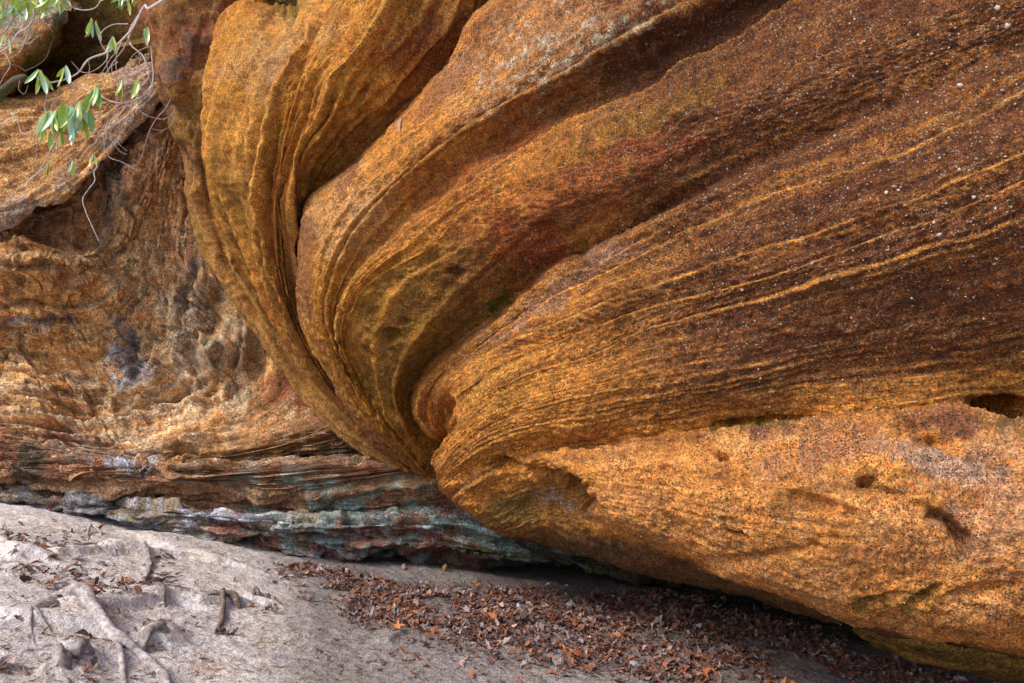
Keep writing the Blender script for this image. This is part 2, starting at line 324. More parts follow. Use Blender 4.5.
# ================================================================== SANDSTONE OVERHANG (right)
A_c = [
 [(1250,-520,6.5),(900,-330,7),(640,-150,7.2),(500,-20,7),(440,80,6.7),(345,168,6.6),(314,222,6.6),(310,300,6.8),(350,385,6.9),(440,465,7)],
 [(1250,-470,4.2),(900,-280,4.5),(640,-120,4.8),(490,0,4.95),(470,17,5.0),(458,42,5.0),(450,62,5.02),(435,85,5.05),(420,103,5.07),(400,118,5.1),(380,135,5.12),(365,150,5.16),(345,166,5.2),(326,184,5.28),(310,203,5.35),(302,228,5.45),(298,258,5.5),(295,290,5.55),(303,330,5.68),(320,365,5.85),(344,399,6.0),(370,432,6.12),(398,458,6.2),(430,480,6.35)],
 [(1250,-400,3.2),(900,-220,3.6),(650,-80,4.0),(520,15,4.5),(480,62,4.66),(440,102,4.75),(405,132,4.83),(370,162,4.9),(338,198,5.02),(320,235,5.12),(311,280,5.22),(316,325,5.37),(332,365,5.55),(357,403,5.8),(395,445,6.02),(431,479,6.28)],
 [(1250,-260,2.95),(1000,-150,3.2),(800,-55,3.6),(644,22,3.95),(615,38,4.05),(568,68,4.2),(524,91,4.35),(480,115,4.48),(435,148,4.6),(390,188,4.74),(355,228,4.88),(333,270,4.99),(325,310,5.13),(336,352,5.33),(357,393,5.58),(393,437,5.9),(432,477,6.22)],
 [(1250,-215,3.12),(1000,-110,3.4),(800,-25,3.82),(690,35,4.12),(615,72,4.34),(550,108,4.52),(500,138,4.63),(455,165,4.72),(410,202,4.84),(373,240,4.96),(345,280,5.07),(333,318,5.2),(341,357,5.4),(361,395,5.63),(396,438,5.93),(433,476,6.22)],
 [(1250,-170,3.0),(1000,-80,3.25),(780,10,3.75),(744,38,3.85),(685,62,4.02),(644,88,4.15),(612,103,4.25),(550,133,4.4),(509,160,4.5),(480,178,4.56),(440,205,4.66),(400,237,4.78),(366,270,4.91),(345,303,5.04),(339,337,5.2),(348,367,5.4),(368,402,5.63),(400,440,5.93),(434,475,6.2)],
 [(1250,-60,2.85),(1024,-5,3.1),(900,30,3.35),(773,78,3.62),(750,92,3.7),(710,103,3.82),(684,108,3.88),(672,120,3.93),(655,136,3.98),(636,147,4.04),(590,160,4.18),(545,180,4.3),(510,192,4.42),(481,206,4.5),(458,222,4.58),(432,249,4.68),(405,262,4.78),(382,275,4.87),(359,298,4.99),(349,330,5.16),(356,362,5.36),(374,397,5.6),(404,438,5.9),(435,473,6.18)],
 [(1250,-38,2.88),(1024,22,3.09),(900,66,3.32),(800,108,3.54),(740,132,3.72),(680,160,3.9),(620,187,4.05),(560,212,4.25),(520,240,4.42),(480,275,4.6),(440,312,4.8),(408,350,5.05),(395,390,5.35),(408,430,5.7),(436,467,6.12)],
 [(1250,-22,2.9),(1024,44,3.11),(982,59,3.18),(948,82,3.26),(897,103,3.38),(838,131,3.53),(770,156,3.73),(706,186,3.95),(676,203,4.08),(625,233,4.28),(585,252,4.45),(553,261,4.6),(509,301,4.85),(480,324,4.98),(445,350,5.2),(424,370,5.38),(412,395,5.55),(416,420,5.72),(432,438,5.95),(446,440,6.1)],
 [(1250,-14,2.86),(1024,52,3.06),(982,67,3.13),(948,90,3.21),(897,111,3.32),(838,139,3.47),(770,164,3.65),(706,194,3.83),(676,211,3.92),(625,241,4.1),(585,260,4.25),(553,269,4.4),(512,311,4.62),(484,334,4.8),(450,360,5.05),(430,377,5.18),(419,398,5.3),(421,418,5.42),(434,434,5.6),(449,438,5.9)],
 [(1250,20,2.8),(1024,91,3.0),(982,110,3.07),(939,131,3.14),(876,163,3.32),(812,182,3.49),(770,195,3.61),(727,212,3.76),(685,231,3.9),(620,268,4.12),(560,293,4.38),(510,325,4.65),(470,355,4.93),(442,378,5.12),(429,399,5.28),(429,417,5.4),(440,431,5.55),(452,436,5.85)],
 [(1250,75,2.75),(1017,156,2.96),(973,172,3.04),(929,191,3.12),(888,203,3.24),(821,228,3.42),(768,245,3.58),(715,265,3.76),(638,290,4.02),(597,306,4.17),(533,332,4.45),(480,359,4.8),(464,370,4.88),(449,384,5.0),(441,404,5.2),(442,420,5.35),(449,430,5.5),(455,434,5.75)],
 [(1250,105,2.75),(1023,182,2.96),(976,203,3.05),(929,220,3.13),(897,229,3.22),(841,250,3.38),(783,272,3.55),(715,291,3.77),(656,306,3.97),(609,322,4.13),(540,350,4.42),(490,375,4.66),(469,386,4.74),(459,394,4.82),(457,408,4.9),(456,420,5.05),(457,430,5.6)],
 [(1250,140,2.76),(1023,215,2.98),(973,234,3.06),(929,245,3.15),(888,261,3.24),(827,276,3.43),(777,294,3.58),(729,306,3.74),(685,319,3.88),(644,331,4.02),(597,353,4.17),(539,370,4.38),(506,384,4.5),(482,400,4.62),(467,413,4.72),(458,424,4.84),(448,436,5.02),(440,450,5.25),(437,462,5.5),(444,470,5.9)],
 [(1250,240,2.98),(1023,300,3.18),(900,330,3.42),(780,355,3.67),(680,375,3.9),(600,390,4.12),(549,402,4.3),(505,415,4.48),(478,430,4.64),(460,446,4.82),(447,460,5.02),(438,474,5.3),(442,484,5.8)],
 [(1250,330,3.2),(1023,360,3.38),(900,375,3.55),(780,388,3.74),(680,405,3.97),(600,420,4.2),(549,428,4.36),(505,438,4.52),(475,451,4.72),(456,465,4.93),(444,476,5.12),(438,486,5.45),(443,493,5.8)],
 [(1250,385,3.4),(1100,398,3.42),(1010,404,3.46),(960,402,3.48),(900,408,3.55),(830,415,3.71),(780,418,3.84),(723,424,3.98),(690,430,4.03),(632,437,4.2),(588,445,4.4),(540,450,4.55),(505,457,4.68),(478,467,4.86),(461,477,5.0),(449,486,5.12),(443,491,5.4),(447,497,5.8)],
 [(1250,395,3.3),(1100,410,3.3),(1010,414,3.34),(960,409,3.4),(900,414,3.48),(830,421,3.66),(780,424,3.78),(723,430,3.92),(690,436,3.98),(632,443,4.15),(588,451,4.29),(540,456,4.43),(518,463,4.57),(485,474,4.82),(467,485,4.96),(456,493,5.15),(451,498,5.45),(454,503,5.8)],
 [(1250,470,3.05),(1024,470,3.18),(900,470,3.35),(800,472,3.55),(700,470,3.8),(640,468,3.98),(600,467,4.12),(565,467,4.28),(538,472,4.5),(505,484,4.76),(483,495,4.95),(469,503,5.1),(462,507,5.4),(465,512,5.8)],
 [(1250,540,3.0),(1024,540,3.12),(900,535,3.3),(800,525,3.5),(700,510,3.78),(640,500,3.98),(605,494,4.1),(590,491,4.2),(577,490,4.52),(545,492,4.7),(515,501,4.86),(491,510,5.0),(479,515,5.2),(474,519,5.6)],
 [(1250,620,3.1),(1024,615,3.2),(900,600,3.35),(800,580,3.55),(700,545,3.85),(640,522,4.0),(612,514,4.12),(598,512,4.3),(585,511,4.6),(555,508,4.75),(526,515,4.9),(506,522,5.0),(494,525,5.2),(488,528,5.6)],
 [(1250,690,3.35),(1024,655,3.45),(950,640,3.5),(900,627,3.6),(850,620,3.7),(800,605,3.8),(760,590,3.9),(711,576,4.05),(661,552,4.2),(632,539,4.35),(594,531,4.6),(573,526,4.7),(550,523,4.82),(530,527,4.95),(516,531,5.1),(506,534,5.6)],
 [(1250,690,4.0),(1024,657,4.0),(900,633,4.1),(800,610,4.3),(740,592,4.4),(690,584,4.6),(640,572,4.8),(600,558,4.9),(570,549,5.05),(546,543,5.2),(526,538,5.3),(516,536,5.6)],
 [(1250,640,6.5),(1024,610,6.5),(900,595,6.6),(800,583,6.7),(740,572,6.8),(640,557,7),(580,545,7),(540,535,7),(516,530,7)],
]
A_c.append([(1250,625,9),(1024,575,9),(900,560,9),(800,550,9),(740,545,9),(640,535,9),(580,500,9),(540,490,9),(516,480,9)])
for c_ in A_c:                                   # the overhang runs on well past the right of the view
    (x0, y0, d_0), (x1, y1, d_1) = c_[0], c_[1]; sl = (y0-y1)/(x0-x1); c_.insert(0, (1800, y0+550*sl*.6, d_0))
A = Loft(A_c, 960, 720, sden=[(0, 0), (.15, .46), (1, 1)])
K = A.tk
big = f3(A.P, 1.6, 3, 11); A.h += .035*big
A.h += .011*f3(A.P, 6.5, 2, 21)
A.h += .0085*f3(A.P, 24, 3, 31, .68)
F1, F2, I_ = cell(A.U/9+1.2*n2(A.U/30, A.V/20, 2), A.V/5, 5); A.h += (.0045*I_*sst(0, .25, F2-F1)*(1-.75*sst(K[17], K[18], A.V))).astype(f32)
# bed edges the eye follows
for i, amp, wd, ed in ((3,.05,14,.5),(5,.03,10,.8),(6,.045,16,.7),(9,.02,9,.5),(10,.022,8,.9),(11,.034,13,1.0),(12,.03,11,.9),(13,.03,11,1.0),(17,.03,16,.1)):
    A.ledge(K[i], amp, wd, wu=5, wob=2., period=90, seed=i*31, cut=-1.6, edge=ed)
rand_ledges(A, 9, K[2], K[4], .014, 5, 5, cut=0., edge=.2)
rand_ledges(A, 14, K[5], K[8], .011, 5, 6, cut=-.1, edge=.3)
rand_ledges(A, 13, K[9], K[13], .010, 4, 8, cut=.0, edge=.4)
rand_ledges(A, 14, K[13], K[15], .013, 5, 12, cut=-.05, edge=.5)
rand_ledges(A, 22, K[14], K[16], .009, 4, 9, cut=-.2, edge=.45, wob=4, period=80)
rand_ledges(A, 12, K[18], K[21], .014, 8, 10, cut=.0, edge=.2, wob=7, period=160)
# ribs of the hooked nose (left part of the upper beds)
hook = sst(560, 380, A.px)*sst(130, 220, A.py)*(A.V < K[8])
for k, Vc in enumerate(np.linspace(K[2]+8, K[7]-4, 9)):
    a = np.exp(-((A.V-Vc-2.5*n2(A.U/70, A.U*0, k+70))/3.2)**2); A.h += (.034*a*hook*(.8+.3*n2(A.U/40, A.U*0, k))).astype(f32); A.E += (.6*a*hook).astype(f32)
rn = n2(A.U/55, A.V/2.6, 3)*.5+n2(A.U/120, A.V/6.5, 4)
A.h += (.0035*rn*sst(K[8], K[10], A.V)*(1-sst(K[17], K[18], A.V))).astype(f32)
# sponge-like lower face
lowr = sst(K[17], K[18], A.V)
A.h += (lowr*(.02*f3(A.P, 3.2, 2, 77)-.012*np.maximum(0, f3(A.P, 13, 2, 78)-.35))).astype(f32)
for a in ((455,272,8,5,20,.07),(393,334,10,5.5,15,.09),(372,350,9,3,35,.07),(380,356,6,3,20,.06),(549,229,14,9,15,.06),(566,235,8,5,20,.035),
          (866,482,9,5,0,.09),(722,456,6,4,10,.10),(735,533,11,3,15,.09),(815,503,30,9,15,.07),(962,540,8,17,-35,.15),(942,518,18,6,32,.10),(985,590,30,7,-8,.05),(740,560,60,7,-8,.03),
          (1010,406,27,9,3,.34),(925,432,34,15,10,.05),(935,440,16,6,5,.05),(508,464,16,7,5,.16),(537,473,13,4,6,.12),(558,476,14,5,14,.16),(576,485,10,6,40,.18),(587,499,5,11,-18,.16),
          (817,545,8,3,15,.03),(870,605,24,5,-10,.05),(927,598,20,6,-35,.06),(700,441,14,3,-10,.05),(660,442,24,3,-8,.04),(760,421,38,5,-3,.09),
          (668,470,9,5,30,.035),(855,518,14,5,40,.035),(890,497,40,6,22,.03),(405,322,5,3,0,.04),(447,412,6,14,15,.10)):
    A.hole(*a[:5], dep=a[5])
C = np.zeros(A.P.shape, f32)+np.array(ORANGE, f32)
nb = f2(A.U/180, A.V/16, 4, 41); nl = f3(A.P, 2.4, 3, 51); ns_ = f3(A.P, 9, 2, 55)
C = lerp(C, BROWN, .55*sst(-.2, .8, nb)); C = lerp(C, OCHRE, .6*sst(0, .8, nl))
up = 1-sst(K[7], K[9], A.V)
C = lerp(C, BROWN, .5*up*sst(-.6, .5, ns_+nl*.5)*sst(420, 620, A.px))
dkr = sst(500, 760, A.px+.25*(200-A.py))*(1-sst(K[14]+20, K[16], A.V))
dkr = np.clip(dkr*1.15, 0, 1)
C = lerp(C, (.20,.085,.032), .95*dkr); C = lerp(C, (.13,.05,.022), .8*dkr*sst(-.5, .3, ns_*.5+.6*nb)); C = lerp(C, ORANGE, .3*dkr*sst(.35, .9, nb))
C = lerp(C, OCHRE, .75*hook)
C = lerp(C, (.16,.095,.014), .9*A.mask(425, 365, 80, 115, 25, .35)*(A.V < K[8]))
C = lerp(C, (.17,.08,.02), .8*A.mask(500, 265, 110, 50, -25, .35)*(A.V < K[9])*(A.V > K[6]))
C = lerp(C, RED, .85*A.mask(525, 235, 55, 38, 10, .5)*(A.V < K[9])); C = lerp(C, RED, .6*A.mask(590, 185, 110, 28, -28, .6)*(A.V < K[9]))
C = lerp(C, RED, .6*A.mask(480, 165, 90, 22, -35, .6)); C = lerp(C, RED, .4*A.mask(400, 235, 60, 12, -40, .6))
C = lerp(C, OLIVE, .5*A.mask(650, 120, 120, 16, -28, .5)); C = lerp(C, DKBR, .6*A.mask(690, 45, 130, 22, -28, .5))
C = lerp(C, (.60, .36, .19), .4*A.mask(540, 40, 110, 48, -33, .6)); C = lerp(C, PALE, .35*A.mask(350, 215, 45, 40, -40, .5))
gm = A.mask(530, 58, 60, 30, -30, 1.0, .4, 8.); C = lerp(C, (.52, .50, .42), .6*gm*sst(.0, .5, n3(A.P, 22, 3)))
gm = A.mask(610, 36, 60, 12, -32, 1.0, .4, 8.); C = lerp(C, (.50, .52, .40), .7*gm*sst(-.2, .4, n3(A.P, 22, 5)))
C = lerp(C, MAROON, .55*(A.V < K[2]+8)*sst(560, 420, A.px)*sst(.0, .6, nl+.4))
C = lerp(C, (.30,.22,.20), .5*A.mask(560, 290, 90, 14, -33, .7)*(A.V > K[8]))
lo = sst(K[16], K[17]+6, A.V)*(1-sst(K[21]-6, K[21]+6, A.V))*sst(480, 690, A.px+25*nl)
C = lerp(C, (.68, .325, .10), .85*lo); C = lerp(C, (.32, .14, .04), .6*lo*sst(.0, .7, ns_*.5+nb*.8))
C = lerp(C, (.72, .40, .17), .5*lo*sst(.0, .7, f3(A.P, 5, 3, 58)+.25)); C = lerp(C, (.26, .13, .045), .5*lo*sst(.2, .8, f2(A.U/90, A.V/12, 3, 59))); C = lerp(C, (.30,.14,.06), .55*lo*A.mask(870, 560, 90, 22, -5, .6))
C = lerp(C, (.22,.12,.04), .45*lo*A.mask(760, 510, 120, 10, -12, .7))
C = lerp(C, (.30, .16, .12), .5*A.mask(815, 455, 60, 18, -8, .8)*lo)
C = lerp(C, MAROON, .7*A.mask(960, 425, 50, 12, 5, .6)); C = lerp(C, MAROON, .7*A.mask(768, 434, 18, 9, 0, .6))
C = lerp(C, (.35,.30,.28), .6*A.mask(945, 465, 55, 14, 15, .7)); C = lerp(C, (.45, .30, .22), .5*A.mask(1000, 500, 50, 60, 0, .6))
for mx in ((752,425,32,5,-3,.9),(497,304,14,7,-40,.9),(925,600,26,9,-30,.7),(870,606,26,6,0,.6),(1005,420,26,7,0,.6),(632,92+0,1,1,0,0)):
    C = lerp(C, MOSS, mx[5]*.8*A.mask(*mx[:5], 1.1, .5, 8.))
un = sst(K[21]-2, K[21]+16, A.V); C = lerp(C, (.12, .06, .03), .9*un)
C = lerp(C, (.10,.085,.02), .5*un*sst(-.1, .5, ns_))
strip = sst(K[18], K[19], A.V)*(1-sst(K[21], K[22], A.V))*sst(600, 570, A.px)
C = lerp(C, (.30, .165, .05), .8*strip); C = lerp(C, (.40,.38,.34), .55*strip*A.mask(565, 503, 34, 6, 20, 1.2, .4, 7.)); C = lerp(C, (.13,.13,.03), .6*strip*sst(0,.6,nl))
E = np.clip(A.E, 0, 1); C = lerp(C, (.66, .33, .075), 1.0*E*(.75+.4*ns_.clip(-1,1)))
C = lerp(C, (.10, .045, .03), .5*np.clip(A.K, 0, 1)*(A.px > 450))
M = np.zeros(A.P.shape, f32)
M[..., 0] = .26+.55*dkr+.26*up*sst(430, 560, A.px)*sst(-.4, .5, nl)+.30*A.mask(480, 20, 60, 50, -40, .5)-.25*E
M[..., 0] += .45*A.mask(830, 450, 120, 26, -5, .8)+.25*A.mask(980, 560, 90, 60, 0, .8)-.16*hook-.08*lo
M[..., 1] = .10+.17*dkr+.10*sst(-.2, .6, ns_)+.20*A.mask(810, 440, 110, 16, -5, .8)+.12*A.mask(520, 300, 90, 60, 0, .8)
M[..., 2] = np.clip(.25+.75*sst(K[8], K[10], A.V)*(1-sst(K[16], K[17], A.V)), 0, 1)*.9+.1
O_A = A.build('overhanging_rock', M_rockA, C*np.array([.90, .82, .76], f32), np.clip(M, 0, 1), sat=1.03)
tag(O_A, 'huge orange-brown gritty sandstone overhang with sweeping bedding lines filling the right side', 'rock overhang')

# ================================================================== RIBBED BUTTRESS (centre left)
B_c = [
 [(285,5,7.0),(250,15,7.0),(232,40,7.0),(222,80,7.0),(220,120,7.0),(222,160,7.0),(232,200,7.0),(248,245,7.1),(270,290,7.1),(298,340,7.1),(325,385,7.1),(360,425,7.1),(412,474,7.0)],
 [(262,-6,5.95),(240,2,5.95),(222,22,5.95),(209,60,5.98),(204,105,6.03),(204,150,6.12),(211,187,6.22),(224,225,6.35),(246,272,6.45),(275,322,6.55),(312,373,6.6),(352,418,6.6),(405,466,6.6)],
 [(276,10,6.1),(262,18,5.78),(248,33,5.62),(236,58,5.6),(226,92,5.65),(217,120,5.72),(213,150,5.8),(220,182,5.9),(233,212,6.0),(252,260,6.15),(279,313,6.3),(313,364,6.4),(354,413,6.45),(406,464,6.55)],
 [(288,8,6.1),(283,30,5.62),(270,44,5.46),(256,70,5.42),(248,110,5.47),(243,150,5.55),(245,190,5.67),(252,235,5.82),(266,280,6.02),(288,326,6.2),(320,370,6.35),(356,409,6.4),(408,462,6.5)],
 [(304,-8,6.1),(307,20,5.5),(300,50,5.3),(280,78,5.23),(268,117,5.25),(264,150,5.31),(264,188,5.42),(264,225,5.56),(270,268,5.76),(285,312,5.98),(305,352,6.18),(330,388,6.3),(358,420,6.4),(410,468,6.5)],
 [(380,-90,5.8),(352,-20,5.35),(340,20,5.2),(325,60,5.15),(308,95,5.17),(296,130,5.22),(286,165,5.32),(282,200,5.44),(282,235,5.62),(286,275,5.82),(298,318,6.02),(314,354,6.2),(336,388,6.3),(362,418,6.4),(411,466,6.5)],
 [(500,-150,5.2),(425,-50,4.95),(376,42,4.97),(347,76,5.02),(329,117,5.06),(306,147,5.14),(293,182,5.3),(289,220,5.5),(292,260,5.72),(302,305,5.97),(318,345,6.2),(340,382,6.3),(365,415,6.4),(412,464,6.5)],
 [(570,-150,5.05),(485,-40,4.9),(440,30,5.05),(400,80,5.15),(360,120,5.25),(330,155,5.4),(308,190,5.55),(298,225,5.75),(298,262,5.95),(308,305,6.15),(325,345,6.3),(346,380,6.4),(370,413,6.5),(413,462,6.55)],
 [(600,-120,5.9),(510,-10,5.4),(480,50,5.35),(440,100,5.38),(395,135,5.46),(355,170,5.55),(325,205,5.7),(312,235,5.9),(310,270,6.4),(320,310,6.5),(335,345,6.6),(355,380,6.7),(378,410,6.8),(415,460,6.8)],
]
B = Loft(B_c, 480, 330); KB = B.tk
B.h += .03*f3(B.P, 2.2, 3, 111)+.010*f3(B.P, 8, 2, 121)+.0055*f3(B.P, 26, 3, 131, .6)
for i, amp in ((2,.05),(3,.03),(4,.05),(5,.035),(6,.045)):
    x = (B.V-KB[i]-3*n2(B.U/70, B.U*0, i*9)); B.h += (amp*(np.exp(-(x/9)**2)-.6*np.exp(-((x-15)/9)**2))).astype(f32); B.E += (.4*np.exp(-((x+1)/6)**2)).astype(f32)
B.h += (.013*f3(B.P*np.array([1, 1, .6], f32), 13, 2, 141)).astype(f32)
F1, F2, I_ = cell(B.U/16+n2(B.U/30, B.V/20, 2), B.V/6, 6); B.h += (.008*I_*sst(0, .3, F2-F1)).astype(f32)
for k, Vc in enumerate(np.arange(KB[1]+6, KB[7]-4, 13.5)):
    x = B.V-Vc-4*n2(B.U/90, B.U*0, k+233)-1.5*n2(B.U/20, B.U*0, k+266); m = sst(50, 120, B.py)*(.65+.5*n2(B.U/60, B.U*0, k+299))
    B.h += (.030*m*(np.exp(-(x/3.6)**2)-.7*np.exp(-((x-6.5)/3.5)**2))).astype(f32); B.E += (.5*m*np.exp(-(x/2.6)**2)).astype(f32); B.K += (m*np.exp(-((x-6.5)/3)**2)).astype(f32)
for k in range(22):
    Vc = rng.uniform(KB[1]-4, KB[7]); x = B.V-Vc-5*n2(B.U/60, B.U*0, k+33); m = sst(-.3, .3, n2(B.U/110, B.U*0, k+60))
    B.h += (.024*m*(np.exp(-(x/4)**2)-.8*np.exp(-((x-7)/4)**2))).astype(f32); B.E += (.25*m*np.exp(-(x/3)**2)).astype(f32)
B.h += (.012*np.abs(n2(B.U/12, B.V/9, 8))*n2(B.U/30, B.V/30, 9)).astype(f32)
nl = f3(B.P, 3, 3, 151); ns_ = f3(B.P, 10, 2, 155)
C = np.zeros(B.P.shape, f32)+np.array((.52,.26,.055), f32)
C = lerp(C, (.28,.16,.03), .5*sst(-.1, .8, nl)); C = lerp(C, (.42,.30,.18), .45*B.mask(280, 45, 60, 22, -25, .6))
C = lerp(C, (.30,.20,.13), .4*B.mask(262, 60, 18, 45, 20, .7))
C = lerp(C, OLIVE, .6*sst(120, 230, B.py)*(1-B.mask(285, 230, 25, 90, -5, .4)))
C = lerp(C, RED, .7*B.mask(285, 250, 18, 90, -8, .45)); C = lerp(C, (.07,.04,.03), .8*B.mask(290, 280, 8, 60, -6, .5))
C = lerp(C, RED, .75*B.mask(420, 55, 48, 45, -50, .5)); C = lerp(C, DKBR, .5*B.mask(440, 30, 50, 60, 30, .5)); C = lerp(C, DKBR, .65*B.mask(385, 125, 60, 12, -42, .5))
rb = f2(B.V/8, B.U/170, 3, 71); C = lerp(C, (.13,.07,.018), .85*sst(-.05, .35, rb)*sst(110, 230, B.py)); C = lerp(C, (.66,.36,.10), .6*sst(.25, .6, -rb)*(1-sst(300, 380, B.py))); C = lerp(C, RED, .5*sst(.1, .5, -rb)*sst(200, 300, B.py))
C = lerp(C, (.15,.07,.022), .7*sst(300, 400, B.py)); C = lerp(C, RED, .35*sst(330, 420, B.py)*sst(-.2, .5, ns_))
C = lerp(C, MOSS, .7*B.mask(292, 8, 18, 12, 0, .5)); C = lerp(C, RED, .35*sst(0, .7, ns_))
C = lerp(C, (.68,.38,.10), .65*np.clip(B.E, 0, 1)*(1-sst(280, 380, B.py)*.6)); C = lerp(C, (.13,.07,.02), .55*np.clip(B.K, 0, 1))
M = np.zeros(B.P.shape, f32); M[..., 0] = .10+.3*B.mask(430, 30, 70, 70, 0, .6)+.12*sst(0, .6, nl); M[..., 1] = .10; M[..., 2] = .25
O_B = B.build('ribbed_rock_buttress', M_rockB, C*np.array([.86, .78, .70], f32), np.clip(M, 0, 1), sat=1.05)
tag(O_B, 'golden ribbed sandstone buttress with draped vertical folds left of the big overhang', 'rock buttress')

# ================================================================== DARK PILLAR BEHIND THE BUTTRESS
C_c = [
 [(150,-120,8.2),(160,-10,8.2),(172,35,8.2),(185,88,8.2),(200,130,8.2),(214,170,8.2),(222,215,8.2),(236,258,8.2),(262,308,8.2),(285,345,8.0),(315,390,7.8),(355,440,7.5),(405,478,7.3)],
 [(120,-120,6.95),(138,-10,6.95),(148,35,6.95),(162,88,6.95),(178,130,7.0),(192,170,7.05),(199,215,7.1),(212,258,7.15),(238,304,7.15),(262,338,7.2),(298,383,7.2),(343,430,7.0),(400,470,6.9)],
 [(150,-120,6.6),(163,-10,6.55),(172,35,6.5),(184,88,6.55),(194,130,6.65),(202,170,6.78),(210,215,6.88),(225,258,6.92),(251,304,6.95),(274,338,6.98),(308,383,6.98),(352,430,6.87),(403,469,6.82)],
 [(200,-120,6.55),(205,-10,6.5),(212,35,6.55),(222,88,6.6),(230,130,6.7),(236,170,6.82),(243,215,6.9),(256,258,6.92),(282,302,6.95),(307,343,6.95),(337,388,6.9),(372,430,6.85),(408,467,6.82)],
 [(270,-120,7.0),(275,-10,7.0),(275,35,7.0),(275,88,7.1),(275,130,7.2),(275,170,7.2),(280,215,7.2),(290,258,7.2),(315,308,7.2),(335,350,7.2),(360,398,7.1),(385,440,7.0),(412,474,7.0)],
]
Cc = Loft(C_c, 420, 150); KC = Cc.tk
Cc.h += .07*f3(Cc.P, 3.0, 3, 211)*sst(230, 120, Cc.py)+.02*f3(Cc.P, 3, 2, 212)+.007*f3(Cc.P, 18, 3, 231, .6)
for k in range(26):
    Vc = rng.uniform(KC[1]-4, KC[2]+14); x = Cc.V-Vc-4*n2(Cc.U/60, Cc.U*0, k+33)
    Cc.h += (.026*sst(120, 220, Cc.py)*sst(-.4, .2, n2(Cc.U/70, Cc.U*0, k+90))*(np.exp(-(x/4)**2)-.6*np.exp(-((x-7)/4)**2))).astype(f32); Cc.E += (.5*np.exp(-(x/3)**2)*sst(150, 220, Cc.py)).astype(f32)
F1, F2, I_ = cell(Cc.U/12+n2(Cc.U/20, Cc.V/10, 2), Cc.V/4, 16); Cc.h += (.008*I_*sst(0, .3, F2-F1)).astype(f32)
nl = f3(Cc.P, 4, 3, 251); ns_ = f3(Cc.P, 12, 2, 255)
F1, F2, I_ = cell(Cc.U/26+n2(Cc.U/30, Cc.V/20, 2), Cc.V/14, 6); Cc.h += (.03*I_*sst(0, .3, F2-F1)*sst(230, 120, Cc.py)).astype(f32)
C = np.zeros(Cc.P.shape, f32)+np.array((.19,.082,.028), f32)
C = lerp(C, (.10,.055,.04), .7*sst(-.2, .5, nl)); C = lerp(C, RED, .5*sst(.1, .6, ns_)*sst(200, 60, Cc.py))
C = lerp(C, (.15,.13,.12), .7*Cc.mask(182, 68, 12, 18, 0, .5)); C = lerp(C, OLIVE, .5*Cc.mask(195, 110, 20, 40, 0, .5))
C = lerp(C, (.30,.15,.04), .6*sst(0,.5,f3(Cc.P,7,2,77))*sst(200, 150, Cc.py)); C = lerp(C, (.34,.19,.045), .7*sst(150, 240, Cc.py)*(1-sst(330, 420, Cc.py))); rb = f2(Cc.V/3.5, Cc.U/120, 3, 75); C = lerp(C, (.13,.07,.02), .8*sst(-.1, .3, rb)*sst(150, 220, Cc.py)); C = lerp(C, (.34,.12,.04), .5*sst(.1, .4, -rb)*sst(170, 220, Cc.py)); C = lerp(C, OLIVE, .6*sst(250, 320, Cc.py)*sst(-.4, .4, nl))
C = lerp(C, RED, .55*sst(340, 390, Cc.py)*sst(-.3, .5, ns_)); C = lerp(C, (.14,.06,.03), .6*sst(380, 440, Cc.py))
C = lerp(C, (.48,.26,.07), .45*np.clip(Cc.E, 0, 1))
M = np.zeros(Cc.P.shape, f32); M[..., 0] = .22; M[..., 1] = .05; M[..., 2] = .3
O_C = Cc.build('rock_pillar', M_rockB, C, M)
tag(O_C, 'dark reddish rock pillar in the gap between ribbed buttress and layered back wall', 'rock pillar')

